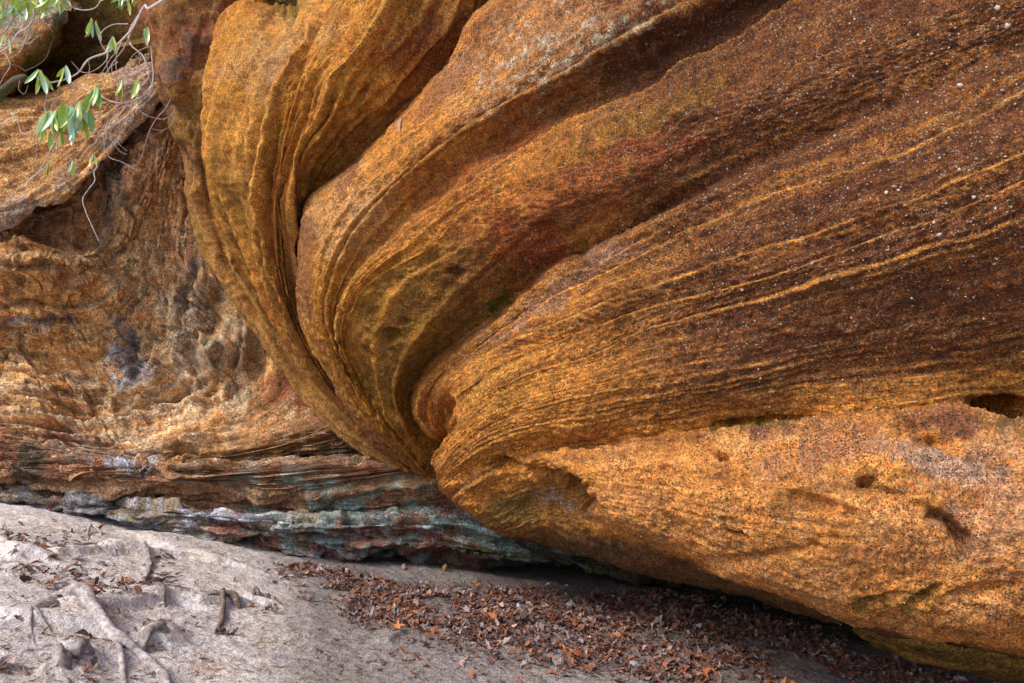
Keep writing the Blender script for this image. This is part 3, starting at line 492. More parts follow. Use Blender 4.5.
# ================================================================== LAYERED BACK WALL
D_c = [
 [(-320,100,7.9),(-120,110,8.0),(0,120,8.2),(50,110,8.2),(90,95,8.2),(125,70,8.2),(155,30,8.2),(180,-20,8.2),(200,-80,8.2)],
 [(-320,190,7.2),(-120,205,7.2),(0,212,7.15),(50,205,7.25),(90,180,7.4),(118,140,7.45),(145,92,8.0),(170,50,7.95),(190,0,7.9)],
 [(-320,255,7.4),(-120,245,7.6),(0,226,7.1),(40,232,7.2),(85,240,7.38),(110,218,7.45),(130,170,7.45),(152,122,7.45),(175,85,7.6)],
 [(-320,265,7.1),(-120,255,7.3),(0,240,6.95),(40,243,7.0),(88,252,7.18),(116,232,7.42),(137,184,7.42),(158,135,7.42),(180,95,7.5)],
 [(-320,330,6.9),(-120,315,7.1),(0,300,7.1),(50,305,7.2),(95,298,7.45),(128,270,7.58),(150,220,7.52),(170,160,7.5),(190,110,7.5)],
 [(-320,385,6.8),(-120,368,7.0),(0,355,7.2),(60,362,7.4),(112,360,7.55),(145,330,7.62),(165,270,7.58),(180,200,7.55),(200,140,7.55)],
 [(-320,420,6.7),(-120,402,6.9),(0,390,7.1),(60,400,7.25),(120,400,7.4),(172,375,7.58),(195,310,7.62),(205,230,7.6),(215,160,7.7)],
 [(-320,440,6.7),(-120,422,6.85),(0,412,7.0),(80,422,7.15),(160,416,7.4),(222,392,7.6),(248,350,7.75),(250,290,7.85),(245,200,7.9)],
 [(-320,460,6.6),(-120,442,6.8),(0,432,6.95),(100,443,7.05),(200,433,7.2),(262,405,7.35),(290,372,7.5),(300,320,7.75),(295,240,8)],
 [(-320,480,6.5),(-120,462,6.7),(0,452,6.85),(100,461,6.95),(200,458,7.0),(290,440,7.05),(345,418,7.15),(400,380,7.6),(440,300,8)],
 [(-320,500,6.5),(-120,482,6.65),(0,470,6.8),(150,482,6.8),(260,490,6.75),(350,482,6.75),(440,468,6.85),(600,440,7.5),(800,400,8),(1300,300,8)],
 [(-320,515,6.7),(-120,498,6.9),(0,487,7.0),(150,500,7.02),(260,507,6.98),(350,509,6.95),(450,506,6.95),(600,490,7.3),(800,460,7.7),(1300,380,7.8)],
 [(-320,528,6.5),(-120,508,6.65),(0,497,6.75),(150,511,6.72),(260,520,6.62),(350,525,6.6),(450,526,6.6),(600,548,7.0),(800,545,7.6),(1300,510,7.8)],
 [(-320,545,6.5),(-120,522,6.7),(0,509,6.8),(150,525,6.75),(260,537,6.67),(350,546,6.62),(450,552,6.66),(530,559,6.76),(600,566,7.0),(800,575,7.6),(1300,560,7.8)],
 [(-320,560,6.6),(-120,535,6.75),(0,520,6.85),(150,538,6.8),(260,552,6.76),(350,560,6.95),(450,563,7.7),(530,564,8.5),(600,566,9.0),(800,575,9.2),(1300,580,9.2)],
 [(-320,620,6.6),(-120,600,6.75),(0,590,6.85),(150,600,6.8),(260,610,6.8),(350,620,7.0),(450,630,7.7),(530,640,8.5),(600,640,9.0),(800,650,9.2),(1300,650,9.0)],
]
D = Loft(D_c, 640, 560, sden=[(0, 0), (.08, .12), (.85, .80), (1, 1)]); KD = D.tk
r_d = np.random.default_rng(88)
lowm = sst(KD[6], KD[9], D.V); upm = 1-lowm
D.h += .06*f3(D.P, 1.5, 3, 311)
# blocky fretting of the hollow
D.h += (.13*upm*f3(D.P, 2.2, 2, 320)).astype(f32)
bl = f3(D.P*np.array([1, 1, .55], f32), 6.5, 2, 321); D.h += (upm*.05*np.sign(bl)*np.abs(bl)**.55*sst(70, 140, D.px)).astype(f32)
bl = f3(D.P*np.array([.5, 1, 1.6], f32), 3.2, 3, 322); D.h += (upm*.07*np.sign(bl)*np.abs(bl)**.5*(1-sst(70, 140, D.px))).astype(f32)
fl = f2(D.U/38+.6*n2(D.V/40, D.U/60, 5), D.V/11, 3, 323); D.h += (.03*upm*fl*sst(90, 150, D.px)).astype(f32)
fl = f2(D.U/70, D.V/9, 3, 324); D.h += (.05*fl*(1-sst(90, 150, D.px)*upm)).astype(f32)
wx = 1.1*f2(D.U/55, D.V/40, 3, 71); wy = 1.1*f2(D.U/50, D.V/45, 3, 72); rt_ = sst(90, 150, D.px)
F1, F2, I_ = cell(D.U/62+wx, D.V/20+wy, 11); crk1 = np.exp(-((F2-F1)/.09)**2)
D.h += ((.055*I_*sst(0, .12, F2-F1)-.025*crk1)*(.35+.65*upm)).astype(f32)
F1, F2, I_ = cell(D.U/24+wx*1.6, D.V/8+wy*1.4, 12); crk2 = np.exp(-((F2-F1)/.12)**2)
D.h += ((.016*I_*sst(0, .2, F2-F1)-.008*crk2)*(.3+.7*upm)).astype(f32)
for k in range(46):                                  # swept bed edges round the hollow
    D.ledge(r_d.uniform(KD[3]+6, KD[9]), .07*r_d.uniform(.3, 1), r_d.uniform(4, 12), wu=r_d.uniform(2, 4), wob=r_d.uniform(2, 5), period=r_d.uniform(90, 220), seed=1500+k*9, cut=r_d.uniform(-.5, .1), edge=.6)
D.h += .009*f3(D.P, 16, 3, 331, .6)
mm0 = f3(D.P*np.array([1, 1, 2.5], f32), 3, 3, 399)
r = np.random.default_rng(5)
for k in range(20): D.ledge(r.uniform(KD[7], KD[11]), .05*r.uniform(.4, 1), r.uniform(2, 5), wu=2, wob=r.uniform(1, 3), period=120, seed=2500+k*5, cut=r.uniform(-.5, 0), edge=.35)
for k in range(54):
    t = r.uniform(KD[5], KD[14]-60)
    D.ledge(t, .075*r.uniform(.25, 1), r.uniform(3, 9), wu=r.uniform(2, 4), wob=r.uniform(2, 6), period=r.uniform(50, 160), seed=900+k*5, cut=r.uniform(-.4, .2), edge=.5)
lump = sst(KD[10], KD[12], D.V)
D.h += (lump*.05*f3(D.P, 2.5, 3, 341)).astype(f32)
F1, F2, I_ = cell(D.U/48+.6*wx, (D.V-KD[11])/15+.5*wy, 13); D.h += (lump*(.07*I_*sst(0, .15, F2-F1)-.04*np.exp(-((F2-F1)/.1)**2))).astype(f32); crk3 = lump*np.exp(-((F2-F1)/.1)**2); IdL = I_
F1, F2, I_ = cell(D.U/26+.8*wx, (D.V-KD[11])/4+.5*wy, 14); D.h += (lump*.035*I_*sst(0, .2, F2-F1)).astype(f32); IdS = I_
for k in range(16): D.ledge(r_d.uniform(KD[11], KD[13]), .05*r_d.uniform(.4, 1), r_d.uniform(3, 7), wu=2, wob=2.5, period=80, seed=1900+k*9, cut=r_d.uniform(-.5, .1), edge=.2)
D.ledge(KD[10]+8, .10, 14, wu=5, wob=3, period=120, seed=77, cut=-1.6, edge=.3)
for a in ((155,470,16,5,0,.22),(225,492,90,4,3,.12),(55,528,22,7,0,.3),(240,548,22,5,-3,.2),(105,272,18,5,5,.1),(60,322,34,6,-5,.12),
          (165,395,40,8,-12,.18),(190,300,7,16,0,.12),(215,330,6,18,20,.1),(130,340,8,22,10,.1),(255,365,9,22,8,.12),(190,455,12,4,0,.1),(360,430,16,18,0,.2)):
    D.hole(*a[:5], dep=a[5])
nl = f3(D.P, 2.5, 3, 351); ns_ = f3(D.P, 8, 3, 355); nb = f2(D.U/90, D.V/7, 4, 357)
C = np.zeros(D.P.shape, f32)+np.array((.58,.30,.10), f32)
C = lerp(C, (.62,.44,.25), .8*sst(-.1, .6, ns_*.6+nl*.5)); C = lerp(C, (.34,.17,.07), .6*sst(.1, .7, -ns_+nb*.5))
C = lerp(C, (.74,.58,.38), .9*D.mask(150, 395, 120, 50, -8, .5)*sst(-.6, .3, nb)); C = lerp(C, (.68,.46,.23), .6*D.mask(160, 300, 85, 80, 10, .6)); C = lerp(C, (.62,.31,.09), .55*D.mask(60, 330, 90, 70, 0, .5))
C = lerp(C, (.34,.37,.46), .9*D.mask(122, 352, 11, 26, -6, .9, .4, 8)); C = lerp(C, (.42,.44,.50), .85*D.mask(133, 376, 24, 9, -5, 1.0, .4, 8)); C = lerp(C, (.07,.07,.08), .8*D.mask(130, 362, 6, 16, -10, .8, .4, 7)); C = lerp(C, (.20,.22,.24), .8*D.mask(186, 292, 7, 34, 5, 1.1, .4, 7)); C = lerp(C, (.30,.32,.36), .7*D.mask(30, 322, 40, 4, -3, 1.0, .4, 9)); C = lerp(C, (.22,.23,.22), .5*D.mask(200, 310, 22, 60, 12, 1.3, .3, 10)); C = lerp(C, (.20,.21,.19), .6*D.mask(160, 290, 12, 40, 0, 1.3, .3, 9))
C = lerp(C, (.17,.17,.13), .6*D.mask(240, 360, 26, 50, 10, .6)); C = lerp(C, (.28,.25,.16), .5*D.mask(138, 250, 14, 60, 5, .8))
C = lerp(C, (.26,.13,.055), .85*(1-sst(KD[2], KD[3], D.V))*1.0)
C = lerp(C, (.42,.20,.09), .7*D.mask(165, 150, 45, 60, 20, .5)); C = lerp(C, (.66, .38, .16), .6*D.mask(165, 235, 34, 90, 8, .6)); C = lerp(C, MAROON, .5*D.mask(180, 95, 30, 30, 20, .6)); C = lerp(C, (.16,.16,.14), .6*D.mask(120, 200, 16, 45, 10, .8))
C = lerp(C, (.27,.15,.085), .75*sst(KD[8]-6, KD[9], D.V)*sst(-.7, .1, mm0)); C = lerp(C, (.19,.085,.06), .6*sst(KD[8]+6, KD[9]+4, D.V)*sst(.0, .3, -mm0+.2*nb)); C = lerp(C, (.25,.10,.06), .75*D.mask(60, 455, 110, 26, 8, .5)); C = lerp(C, (.36,.19,.10), .4*lowm*sst(-.1, .5, nb))
C = lerp(C, (.24,.06,.03), .9*D.mask(295, 392, 34, 30, -20, .6)); C = lerp(C, (.28,.13,.05), .7*D.mask(268, 395, 16, 50, 10, .6)); C = lerp(C, (.30,.16,.04), .6*D.mask(270, 450, 80, 14, -8, .6)); C = lerp(C, RED, .6*D.mask(400, 465, 50, 12, -10, .6))
C = lerp(C, (.14,.07,.035), .6*D.mask(340, 450, 60, 40, 0, .5))
l2 = sst(KD[9]+8, KD[10]-2, D.V)*(1-sst(KD[11]-4, KD[12], D.V))*sst(190, 280, D.px+2*n2(D.U/20, D.V/6, 3)); mm = f3(D.P*np.array([1, 1, 2.], f32), 5, 3, 366)
C = lerp(C, (.27,.21,.13), .8*l2); C = lerp(C, (.20,.08,.06), .8*l2*sst(.05, .3, mm)); C = lerp(C, (.24,.33,.34), .75*l2*sst(.15, .45, -mm))
C = lerp(C, (.38,.20,.11), .5*sst(KD[9]-4, KD[10], D.V)*(1-sst(KD[11]-8, KD[11], D.V))*sst(-.2,.3,mm)); C = lerp(C, (.44,.36,.30), .6*D.mask(160, 462, 110, 12, 4, 1.0, .5, 12)*sst(-.2,.3,-mm))
lb = sst(KD[11]-6, KD[12], D.V)
C = lerp(C, (.24,.22,.17), .8*lb); C = lerp(C, (.20,.075,.065), .9*lb*sst(-.1, .15, nl*.8+.4*ns_)); C = lerp(C, (.13,.13,.05), .6*lb*sst(.1, .5, -nl)*sst(0, .3, ns_))
bn = f3(D.P*np.array([1, 1, 1.8], f32), 3.0, 3, 361)*.7+.35*IdL+.35*IdS+.3*f3(D.P, 22, 2, 362)
bm = lb*(1-sst(520, 590, D.px)*sst(KD[12], KD[12]+15, D.V))*sst(.15, .4, bn); tl = sst(200, 380, D.px)
C = lerp(C, (.40,.44,.54), .8*bm*(1-tl)); C = lerp(C, (.24,.36,.38), .8*bm*tl)
C = lerp(C, (.36,.31,.24), .6*lb*sst(.3, .7, -bn)*(1-tl))
for mx in ((35,520,45,22,10),(125,462,22,6,-3),(500,532,85,18,8),(330,530,35,22,0),(140,520,60,10,5),(320,490,20,10,20),(140,470,18,6,0)):
    g = D.mask(*mx, 1.0, .45, 10.); C = lerp(C, (.36,.42,.52) if mx[0] < 300 else (.20,.33,.34), .75*g*sst(-.45, .15, n3(D.P, 11, 77)))
C = lerp(C, (.035,.04,.03), .85*D.mask(30, 465, 10, 16, 0, .9)); C = lerp(C, (.035,.04,.035), .6*D.mask(70, 500, 60, 8, 8, 1.1))
C = lerp(C, (.06,.05,.03), .7*sst(470, 600, D.px)*sst(KD[12], KD[13], D.V)); C = lerp(C, (.10,.075,.045), .85*sst(580, 650, D.px))  # undercut and cave wall darkened in colour to deepen the cave's shade
C = lerp(C, (.07,.09,.02), .4*lb*sst(300, 420, D.px)*sst(0, .4, ns_))
C = lerp(C, (.55,.38,.2), .45*np.clip(D.E, 0, 1)*(1-lb)); C = lerp(C, (.10,.06,.035), .5*np.clip(D.K, 0, 1)*(D.px < 500))
C = lerp(C, (.62,.47,.30), .5*upm*sst(.3, .8, cell(D.U/24+wx*1.6, D.V/8+wy*1.4, 12)[2])*sst(-.3, .3, nl)); C = lerp(C, (.15,.10,.07), .5*np.clip(crk1*.7+crk2*.5, 0, 1)*upm)
M = np.zeros(D.P.shape, f32); M[..., 0] = .04+.12*sst(0, .5, nl)+.1*lb; M[..., 1] = .05+.1*lb*sst(0, .4, ns_); M[..., 2] = .55+.35*lowm
O_D = D.build('layered_back_wall', M_rockD, C*1.12, np.clip(M, 0, 1), sat=.98)
tag(O_D, 'recessed layered sandstone wall with curving tan beds and bluish lichened base at left', 'rock wall')

# ================================================================== UPPER SLAB AND RECESS (top left)
S_c = [
 [(-320,150,8.4),(-100,125,8.4),(0,108,8.4),(50,98,8.4),(110,85,8.3),(150,75,8.2),(178,66,8.0)],
 [(-320,148,7.0),(-100,122,7.1),(0,103,7.2),(20,103,7.2),(50,92,7.25),(90,82,7.3),(120,74,7.35),(150,62,7.4),(176,56,7.45)],
 [(-320,162,6.8),(-100,138,6.9),(0,118,7.0),(50,106,7.07),(100,92,7.15),(140,76,7.25),(174,62,7.35)],
 [(-320,200,6.65),(-100,178,6.75),(0,160,6.85),(50,142,6.9),(95,118,7.0),(135,92,7.15),(172,66,7.3)],
 [(-320,235,6.6),(-100,215,6.68),(0,196,6.78),(40,180,6.82),(80,152,6.88),(125,112,7.05),(170,70,7.27)],
 [(-320,252,6.6),(-100,232,6.65),(0,212,6.72),(35,198,6.75),(62,185,6.77),(92,158,6.85),(130,120,7.0),(150,98,7.12),(172,74,7.26)],
 [(-320,262,6.75),(-100,243,6.8),(0,226,6.85),(30,212,6.86),(62,197,6.85),(95,168,6.92),(133,129,7.1),(154,105,7.22),(174,80,7.36)],
 [(-320,240,8.1),(-100,222,8.2),(0,205,8.3),(50,185,8.3),(90,155,8.3),(130,115,8.3),(175,80,8.2)],
]
S = Loft([[(x_, y_, d_+.09) for x_, y_, d_ in c_] for c_ in S_c], 420, 260); KS = S.tk
S.h += .05*f3(S.P, 2, 3, 411)+.012*f3(S.P, 8, 3, 412)+.005*f3(S.P, 25, 3, 413, .6)+.018*f2(S.U/60, S.V/10, 3, 414)
F1, F2, I_ = cell(S.U/50+f2(S.U/50, S.V/30, 2, 3), S.V/12, 8); S.h += (.03*I_*sst(0, .2, F2-F1)).astype(f32)
rand_ledges(S, 18, KS[2], KS[5], .022, 6, 44, cut=-.1, edge=.2, wob=6)
for a in ((22,207,16,4,-10,.15),(75,172,22,3,-35,.06)): S.hole(*a[:5], dep=a[5])
nl = f3(S.P, 3, 3, 451); ns_ = f3(S.P, 9, 2, 455)
C = np.zeros(S.P.shape, f32)+np.array((.52,.28,.105), f32); C = lerp(C, (.34,.20,.08), .6*sst(-.1, .6, nl)); C = lerp(C, (.25,.12,.05), .5*sst(.1, .6, ns_))
lip = sst(KS[4], KS[5], S.V); C = lerp(C, (.46,.38,.30), .75*lip*sst(20, 60, S.px)*sst(-.6, .2, ns_)); C = lerp(C, (.30,.27,.26), .6*S.mask(10, 218, 40, 14, -15, .7)); C = lerp(C, (.35,.29,.26), .6*S.mask(150, 85, 30, 24, -45, .6))
C = lerp(C, (.08,.045,.025), .95*sst(KS[6], KS[6]+12, S.V))
M = np.zeros(S.P.shape, f32); M[..., 0] = .10; M[..., 1] = .04; M[..., 2] = .7
O_S = S.build('sloping_rock_slab', M_rockD, C, M, sat=1.0)
tag(O_S, 'smooth tan rock slab with a pale diagonal lower lip behind the leafy branch', 'rock slab')

R_c = [
 [(-320,-260,9.2),(-50,-250,9.2),(120,-240,9.2),(260,-230,8.8),(420,-220,8.6)],
 [(-320,-90,7.6),(-50,-80,7.8),(60,-70,8.0),(140,-60,8.2),(260,-50,8.2),(420,-60,8.2)],
 [(-320,0,7.9),(-50,0,8.2),(40,0,8.5),(100,0,8.6),(150,-5,8.5),(260,0,8.4),(420,0,8.4)],
 [(-320,50,8.5),(-50,50,8.6),(40,55,8.8),(90,52,8.8),(130,42,8.6),(170,30,8.5),(300,30,8.5),(420,30,8.5)],
 [(-320,80,8.3),(-50,75,8.4),(40,78,8.5),(70,66,8.35),(110,50,8.2),(150,40,8.1),(190,34,8.2),(300,40,8.4),(420,40,8.4)],
 [(-320,130,8.5),(-50,120,8.6),(40,110,8.6),(90,95,8.55),(130,82,8.5),(170,70,8.5),(300,90,8.6),(420,90,8.6)],
 [(-320,260,8.6),(-50,260,8.7),(40,250,8.7),(90,240,8.7),(130,230,8.7),(170,220,8.7),(300,220,8.7),(420,220,8.7)],
]
R = Loft(R_c, 260, 220)
R.h += .06*f3(R.P, 2, 3, 511)+.02*f3(R.P, 9, 3, 512, .6)
nl = f3(R.P, 3, 3, 551)
C = np.zeros(R.P.shape, f32)+np.array((.24,.12,.035), f32); C = lerp(C, (.15,.13,.028), .8*sst(-.2, .5, nl)); C = lerp(C, (.20,.14,.035), .7*R.mask(120, 62, 80, 14, -22, .5))
M = np.zeros(R.P.shape, f32); M[..., 0] = .15; M[..., 1] = .03; M[..., 2] = .4
O_R = R.build('recessed_rock_face', M_rockD, C, M)
tag(O_R, 'dark olive-brown shaded rock face deep in the top left recess above the slab', 'rock face')

T_c = [
 [(-320,-60,8.6),(-100,-40,8.6),(0,-20,8.6),(40,-12,8.6),(70,0,8.5),(80,10,8.4)],
 [(-320,-50,7.5),(-100,-28,7.5),(0,-5,7.5),(30,0,7.5),(55,2,7.5),(72,5,7.6)],
 [(-320,-20,7.1),(-100,0,7.1),(0,18,7.1),(30,18,7.15),(52,14,7.25),(71,10,7.5)],
 [(-320,20,6.95),(-100,35,6.95),(0,48,7.0),(25,42,7.05),(50,30,7.2),(68,18,7.5)],
 [(-320,60,7.0),(-100,68,7.0),(0,72,7.05),(20,62,7.1),(42,46,7.25),(62,26,7.55)],
 [(-320,100,7.3),(-100,98,7.3),(-10,95,7.35),(15,84,7.4),(34,66,7.5),(56,36,7.7)],
 [(-320,110,8.6),(-100,108,8.6),(-10,100,8.6),(15,90,8.6),(34,70,8.6),(60,40,8.6)],
]
T = Loft(T_c, 260, 160)
T.h += .06*f3(T.P, 2.4, 3, 611)+.016*f3(T.P, 11, 3, 612, .6)
nl = f3(T.P, 4, 3, 651)
C = np.zeros(T.P.shape, f32)+np.array((.42,.19,.055), f32); C = lerp(C, (.26,.22,.14), .7*sst(0, .5, nl)); C = lerp(C, (.18,.09,.03), .6*sst(40, 75, T.py))
C = lerp(C, MOSS, .85*T.mask(48, 40, 8, 36, 42, .6)); C = lerp(C, MOSS, .8*T.mask(30, 68, 10, 12, 0, .6)); C = lerp(C, (.30,.36,.30), .6*T.mask(30, 12, 40, 10, 0, .8))
M = np.zeros(T.P.shape, f32); M[..., 0] = .2; M[..., 1] = .08; M[..., 2] = .3
O_T = T.build('mossy_boulder', M_rockL, C, M)
tag(O_T, 'orange boulder with mossy edge in top left corner behind bare twigs', 'boulder')

# ================================================================== LOW BOULDER (bottom right)
L_c = [
 [(855,596,5.6),(900,590,5.4),(980,585,5.2),(1100,585,5.1),(1350,590,5.0)],
 [(851,604,5.1),(880,600,4.85),(940,600,4.7),(1024,605,4.6),(1150,610,4.5),(1350,615,4.4)],
 [(852,618,5.0),(872,624,4.75),(930,630,4.55),(1024,640,4.4),(1150,650,4.3),(1350,660,4.2)],
 [(858,630,5.05),(880,640,4.85),(930,652,4.62),(1024,668,4.45),(1150,690,4.35),(1350,700,4.25)],
 [(866,640,5.15),(890,653,5.0),(930,667,4.85),(1024,688,4.7),(1150,715,4.6),(1350,730,4.5)],
 [(880,655,5.4),(900,672,5.3),(940,690,5.2),(1030,715,5.1),(1160,740,5.0),(1350,760,5.0)],
]
Lw = Loft(L_c, 260, 170)
Lw.h += .04*f3(Lw.P, 2.5, 3, 711)+.008*f3(Lw.P, 18, 3, 712, .6)+.012*f2(Lw.U/60, Lw.V/7, 3, 713)
nl = f3(Lw.P, 5, 3, 751)
C = np.zeros(Lw.P.shape, f32)+np.array((.42,.22,.06), f32); C = lerp(C, (.20,.15,.03), .7*sst(-.2, .4, nl)*sst(990, 900, Lw.px)); C = lerp(C, MOSS, .6*Lw.mask(935, 625, 45, 10, 10, .6))
M = np.zeros(Lw.P.shape, f32); M[..., 0] = .2; M[..., 1] = .12; M[..., 2] = .5
O_L = Lw.build('low_boulder', M_rockL, C, M)
tag(O_L, 'low mossy olive boulder tucked under the overhang in the bottom right corner', 'boulder')

# ================================================================== GROUND
G_pts = [(-320,535,6.3),(0,503,6.7),(100,523,6.6),(200,545,6.6),(300,560,6.55),(450,577,6.55),(600,590,6.75),(800,602,6.9),
 (0,530,5.6),(0,560,4.75),(0,600,3.85),(0,683,2.85),(100,545,5.7),(100,600,4.3),(100,683,3.2),(200,560,5.75),(200,620,4.35),(200,683,3.5),
 (300,580,5.9),(300,620,4.75),(300,683,3.7),(400,640,4.55),(400,605,5.4),(400,683,3.85),(600,683,4.2),(600,620,5.3),(800,683,4.45),(800,640,5.2),(1000,683,4.6),(900,640,5.4),(-300,600,3.9),(-300,683,2.7),(1250,683,4.7)]
G_w = np.array([at(*p) for p in G_pts])
ext = np.array([(-3.5,0.5,.5),(0,.8,.1),(3,1,-.2),(-8,2,.9),(-8,-4,.3),(0,-4,.0),(8,-4,-.4),(9,3,-.4),(-9,8,1.0),(0,10,-.3),(9,9,-.5),(-30,-30,.5),(30,-30,-1),(30,30,-1),(-30,30,1),(0,-30,-.4)])
G_w = np.concatenate([G_w, ext])
def kern(r): return np.sqrt(r*r+.16)
Kmat = kern(np.hypot(G_w[:, None, 0]-G_w[None, :, 0], G_w[:, None, 1]-G_w[None, :, 1]))+np.eye(len(G_w))*-.06
Wg = np.linalg.solve(Kmat, G_w[:, 2])
def zbase(x, y):
    x = np.asarray(x, float); y = np.asarray(y, float); z = np.zeros(np.broadcast(x, y).shape)
    for i in range(len(G_w)): z += Wg[i]*kern(np.hypot(x-G_w[i, 0], y-G_w[i, 1]))
    return z
def gpix(px, py, z0=None):
    """where the ray through a pixel meets the ground"""
    P = None; lo_, hi_ = 2.0, 9.0
    ds = np.linspace(lo_, hi_, 400); Q = at(np.full(400, px), np.full(400, py), ds); zz = zbase(Q[:, 0], Q[:, 1])
    k = np.argmax(Q[:, 2] < zz) if (Q[:, 2] < zz).any() else 399
    return Q[k, 0], Q[k, 1]
# eroded soil banks and hummocks beside the roots: (px,py, px,py, height, half width)
BANKS = [((75,612),(165,600),.07,.14),((165,600),(200,596),.03,.07),((60,556),(118,552),.06,.12),((118,552),(180,556),.05,.12),((150,648),(162,640),.07,.08),((20,620),(70,628),.06,.14),
         ((200,606),(236,602),.05,.07),((250,600),(272,604),.04,.06),((-10,545),(20,560),.10,.12),((150,540),(215,562),.05,.16),((405,632),(388,645),.03,.06),((45,672),(90,655),.05,.08)]
BW = [(gpix(*a), gpix(*b_), h, w) for a, b_, h, w in BANKS]
def segd(x, y, a, b_):
    ax, ay = a; bx, by = b_; dx, dy = bx-ax, by-ay; t = np.clip(((x-ax)*dx+(y-ay)*dy)/(dx*dx+dy*dy+1e-9), 0, 1)
    return np.hypot(x-ax-t*dx, y-ay-t*dy), y-ay-t*dy
def zg(x, y, fine=True):
    x = np.asarray(x, float); y = np.asarray(y, float); z = zbase(x, y)
    P = np.stack([x, y, x*0], -1); near = np.exp(-np.maximum(0, np.hypot(x+1, y-5)-5)/4)
    z = z+near*(.030*f3(P, 1.3, 2, 811)+.008*f3(P, 5, 2, 821))
    for a, b_, h, w in BW:
        dist, sy = segd(x, y, a, b_); dist = dist*(1+.4*n3(P, 6, 9)); w_ = np.where(sy < 0, w*.35, w*1.6)
        z = z+h*np.exp(-(dist/w_)**2)
    if fine: z = z+near*(.005*f3(P, 15, 3, 831, .6)+.0022*n3(P, 70, 841))
    return z
gx = np.concatenate([-4.6-np.geomspace(.05, 60, 40)[::-1], np.linspace(-4.6, 3.4, 760), 3.4+np.geomspace(.05, 60, 40)])
gy = np.concatenate([2.2-np.geomspace(.05, 60, 40)[::-1], np.linspace(2.2, 7.6, 560), 7.6+np.geomspace(.05, 60, 30)])
GX, GY = np.meshgrid(gx, gy); GZ = zg(GX, GY); PG = np.stack([GX, GY, GZ], -1).astype(f32)
ppx, ppy, ppd = proj(PG); ok = ppd > .5
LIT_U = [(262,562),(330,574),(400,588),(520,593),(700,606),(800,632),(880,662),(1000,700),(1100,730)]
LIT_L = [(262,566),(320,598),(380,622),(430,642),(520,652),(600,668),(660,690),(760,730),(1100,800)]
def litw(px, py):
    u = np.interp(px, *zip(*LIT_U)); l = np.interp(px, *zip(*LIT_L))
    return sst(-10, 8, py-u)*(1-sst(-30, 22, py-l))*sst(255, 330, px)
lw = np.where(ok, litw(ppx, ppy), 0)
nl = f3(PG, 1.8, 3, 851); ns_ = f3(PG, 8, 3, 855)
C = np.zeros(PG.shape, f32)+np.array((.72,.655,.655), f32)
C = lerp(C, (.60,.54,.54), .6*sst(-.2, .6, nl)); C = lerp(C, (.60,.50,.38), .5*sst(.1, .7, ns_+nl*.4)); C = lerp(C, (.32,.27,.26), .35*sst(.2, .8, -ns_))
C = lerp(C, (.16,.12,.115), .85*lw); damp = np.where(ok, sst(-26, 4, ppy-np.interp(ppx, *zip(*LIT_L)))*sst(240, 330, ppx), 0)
C = lerp(C, (.20,.17,.165), .75*damp); damp_shade = np.where(ok, sst(8, -6, ppy-np.interp(ppx, *zip(*LIT_U)))*sst(225, 330, ppx)*(ppy > 480), 0); C = lerp(C, (.17,.14,.135), .85*damp_shade); damp = np.clip(damp+damp_shade, 0, 1); m = np.where(ok, np.exp(-(((ppx-208)/28)**2+((ppy-668)/9)**2)), 0); C = lerp(C, (.45,.25,.10), .5*m)  # strip by the wall: damp soil, darkened further for the cave's shade
Mg = np.zeros(PG.shape, f32); Mg[..., 0] = np.clip(.5*sst(.0, .8, ns_)+.6*damp, 0, 1); Mg[..., 1] = damp
def ground_mat():
    m, nt = new_mat('trodden_sandy_soil'); b = NB(nt); tc = b.n('ShaderNodeTexCoord').outputs['Object']
    c = b.n('ShaderNodeAttribute', attribute_name='Col').outputs['Color']; msk = b.sep(b.n('ShaderNodeAttribute', attribute_name='Msk').outputs['Color'])
    g1 = b.noise(tc, 110, 4, .65); g2 = b.noise(tc, 14, 5, .62); g3 = b.noise(tc, 38, 4, .6)
    v = b.math('MULTIPLY', b.ramp(g1, .3, .7, .72, 1.28), b.math('MULTIPLY', b.ramp(g2, .3, .7, .84, 1.14), b.ramp(g3, .3, .7, .82, 1.18)))
    vm = b.n('ShaderNodeCombineColor'); [b.l(v, vm.inputs[i]) for i in range(3)]
    c = b.mix(1., c, vm.outputs[0], 'MULTIPLY')
    vo = b.voro(tc, 75); vr = b.sep(vo.outputs['Color'])
    dk = b.math('MULTIPLY', b.math('LESS_THAN', vr[0], b.math('ADD', .08, b.math('MULTIPLY', msk[0], .28))), b.ramp(vo.outputs['Distance'], .25, .5, 1, 0))
    c = b.mix(b.math('MULTIPLY', dk, .7), c, (.07, .05, .05))
    pk = b.math('MULTIPLY', b.math('LESS_THAN', vr[1], .06), b.ramp(vo.outputs['Distance'], .2, .4, 1, 0)); c = b.mix(b.math('MULTIPLY', pk, .6), c, (.6, .55, .52))
    h = b.math('ADD', b.math('MULTIPLY', g1, .4), b.math('ADD', b.math('MULTIPLY', g2, 1.6), b.math('MULTIPLY', g3, .8)))
    bp = b.n('ShaderNodeBump'); bp.inputs['Distance'].default_value = .018; b.l(h, bp.inputs['Height'])
    bs = b.n('ShaderNodeBsdfPrincipled'); b.l(c, bs.inputs['Base Color']); b.l(bp.outputs[0], bs.inputs['Normal']); bs.inputs['Roughness'].default_value = .95; bs.inputs['Specular IOR Level'].default_value = .15
    out = b.n('ShaderNodeOutputMaterial'); b.l(bs.outputs[0], out.inputs[0]); return m
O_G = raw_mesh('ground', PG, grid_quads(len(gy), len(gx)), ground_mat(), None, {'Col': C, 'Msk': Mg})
tag(O_G, 'pale grey trodden sandy soil sloping down to the cave mouth', 'ground', kind='structure')

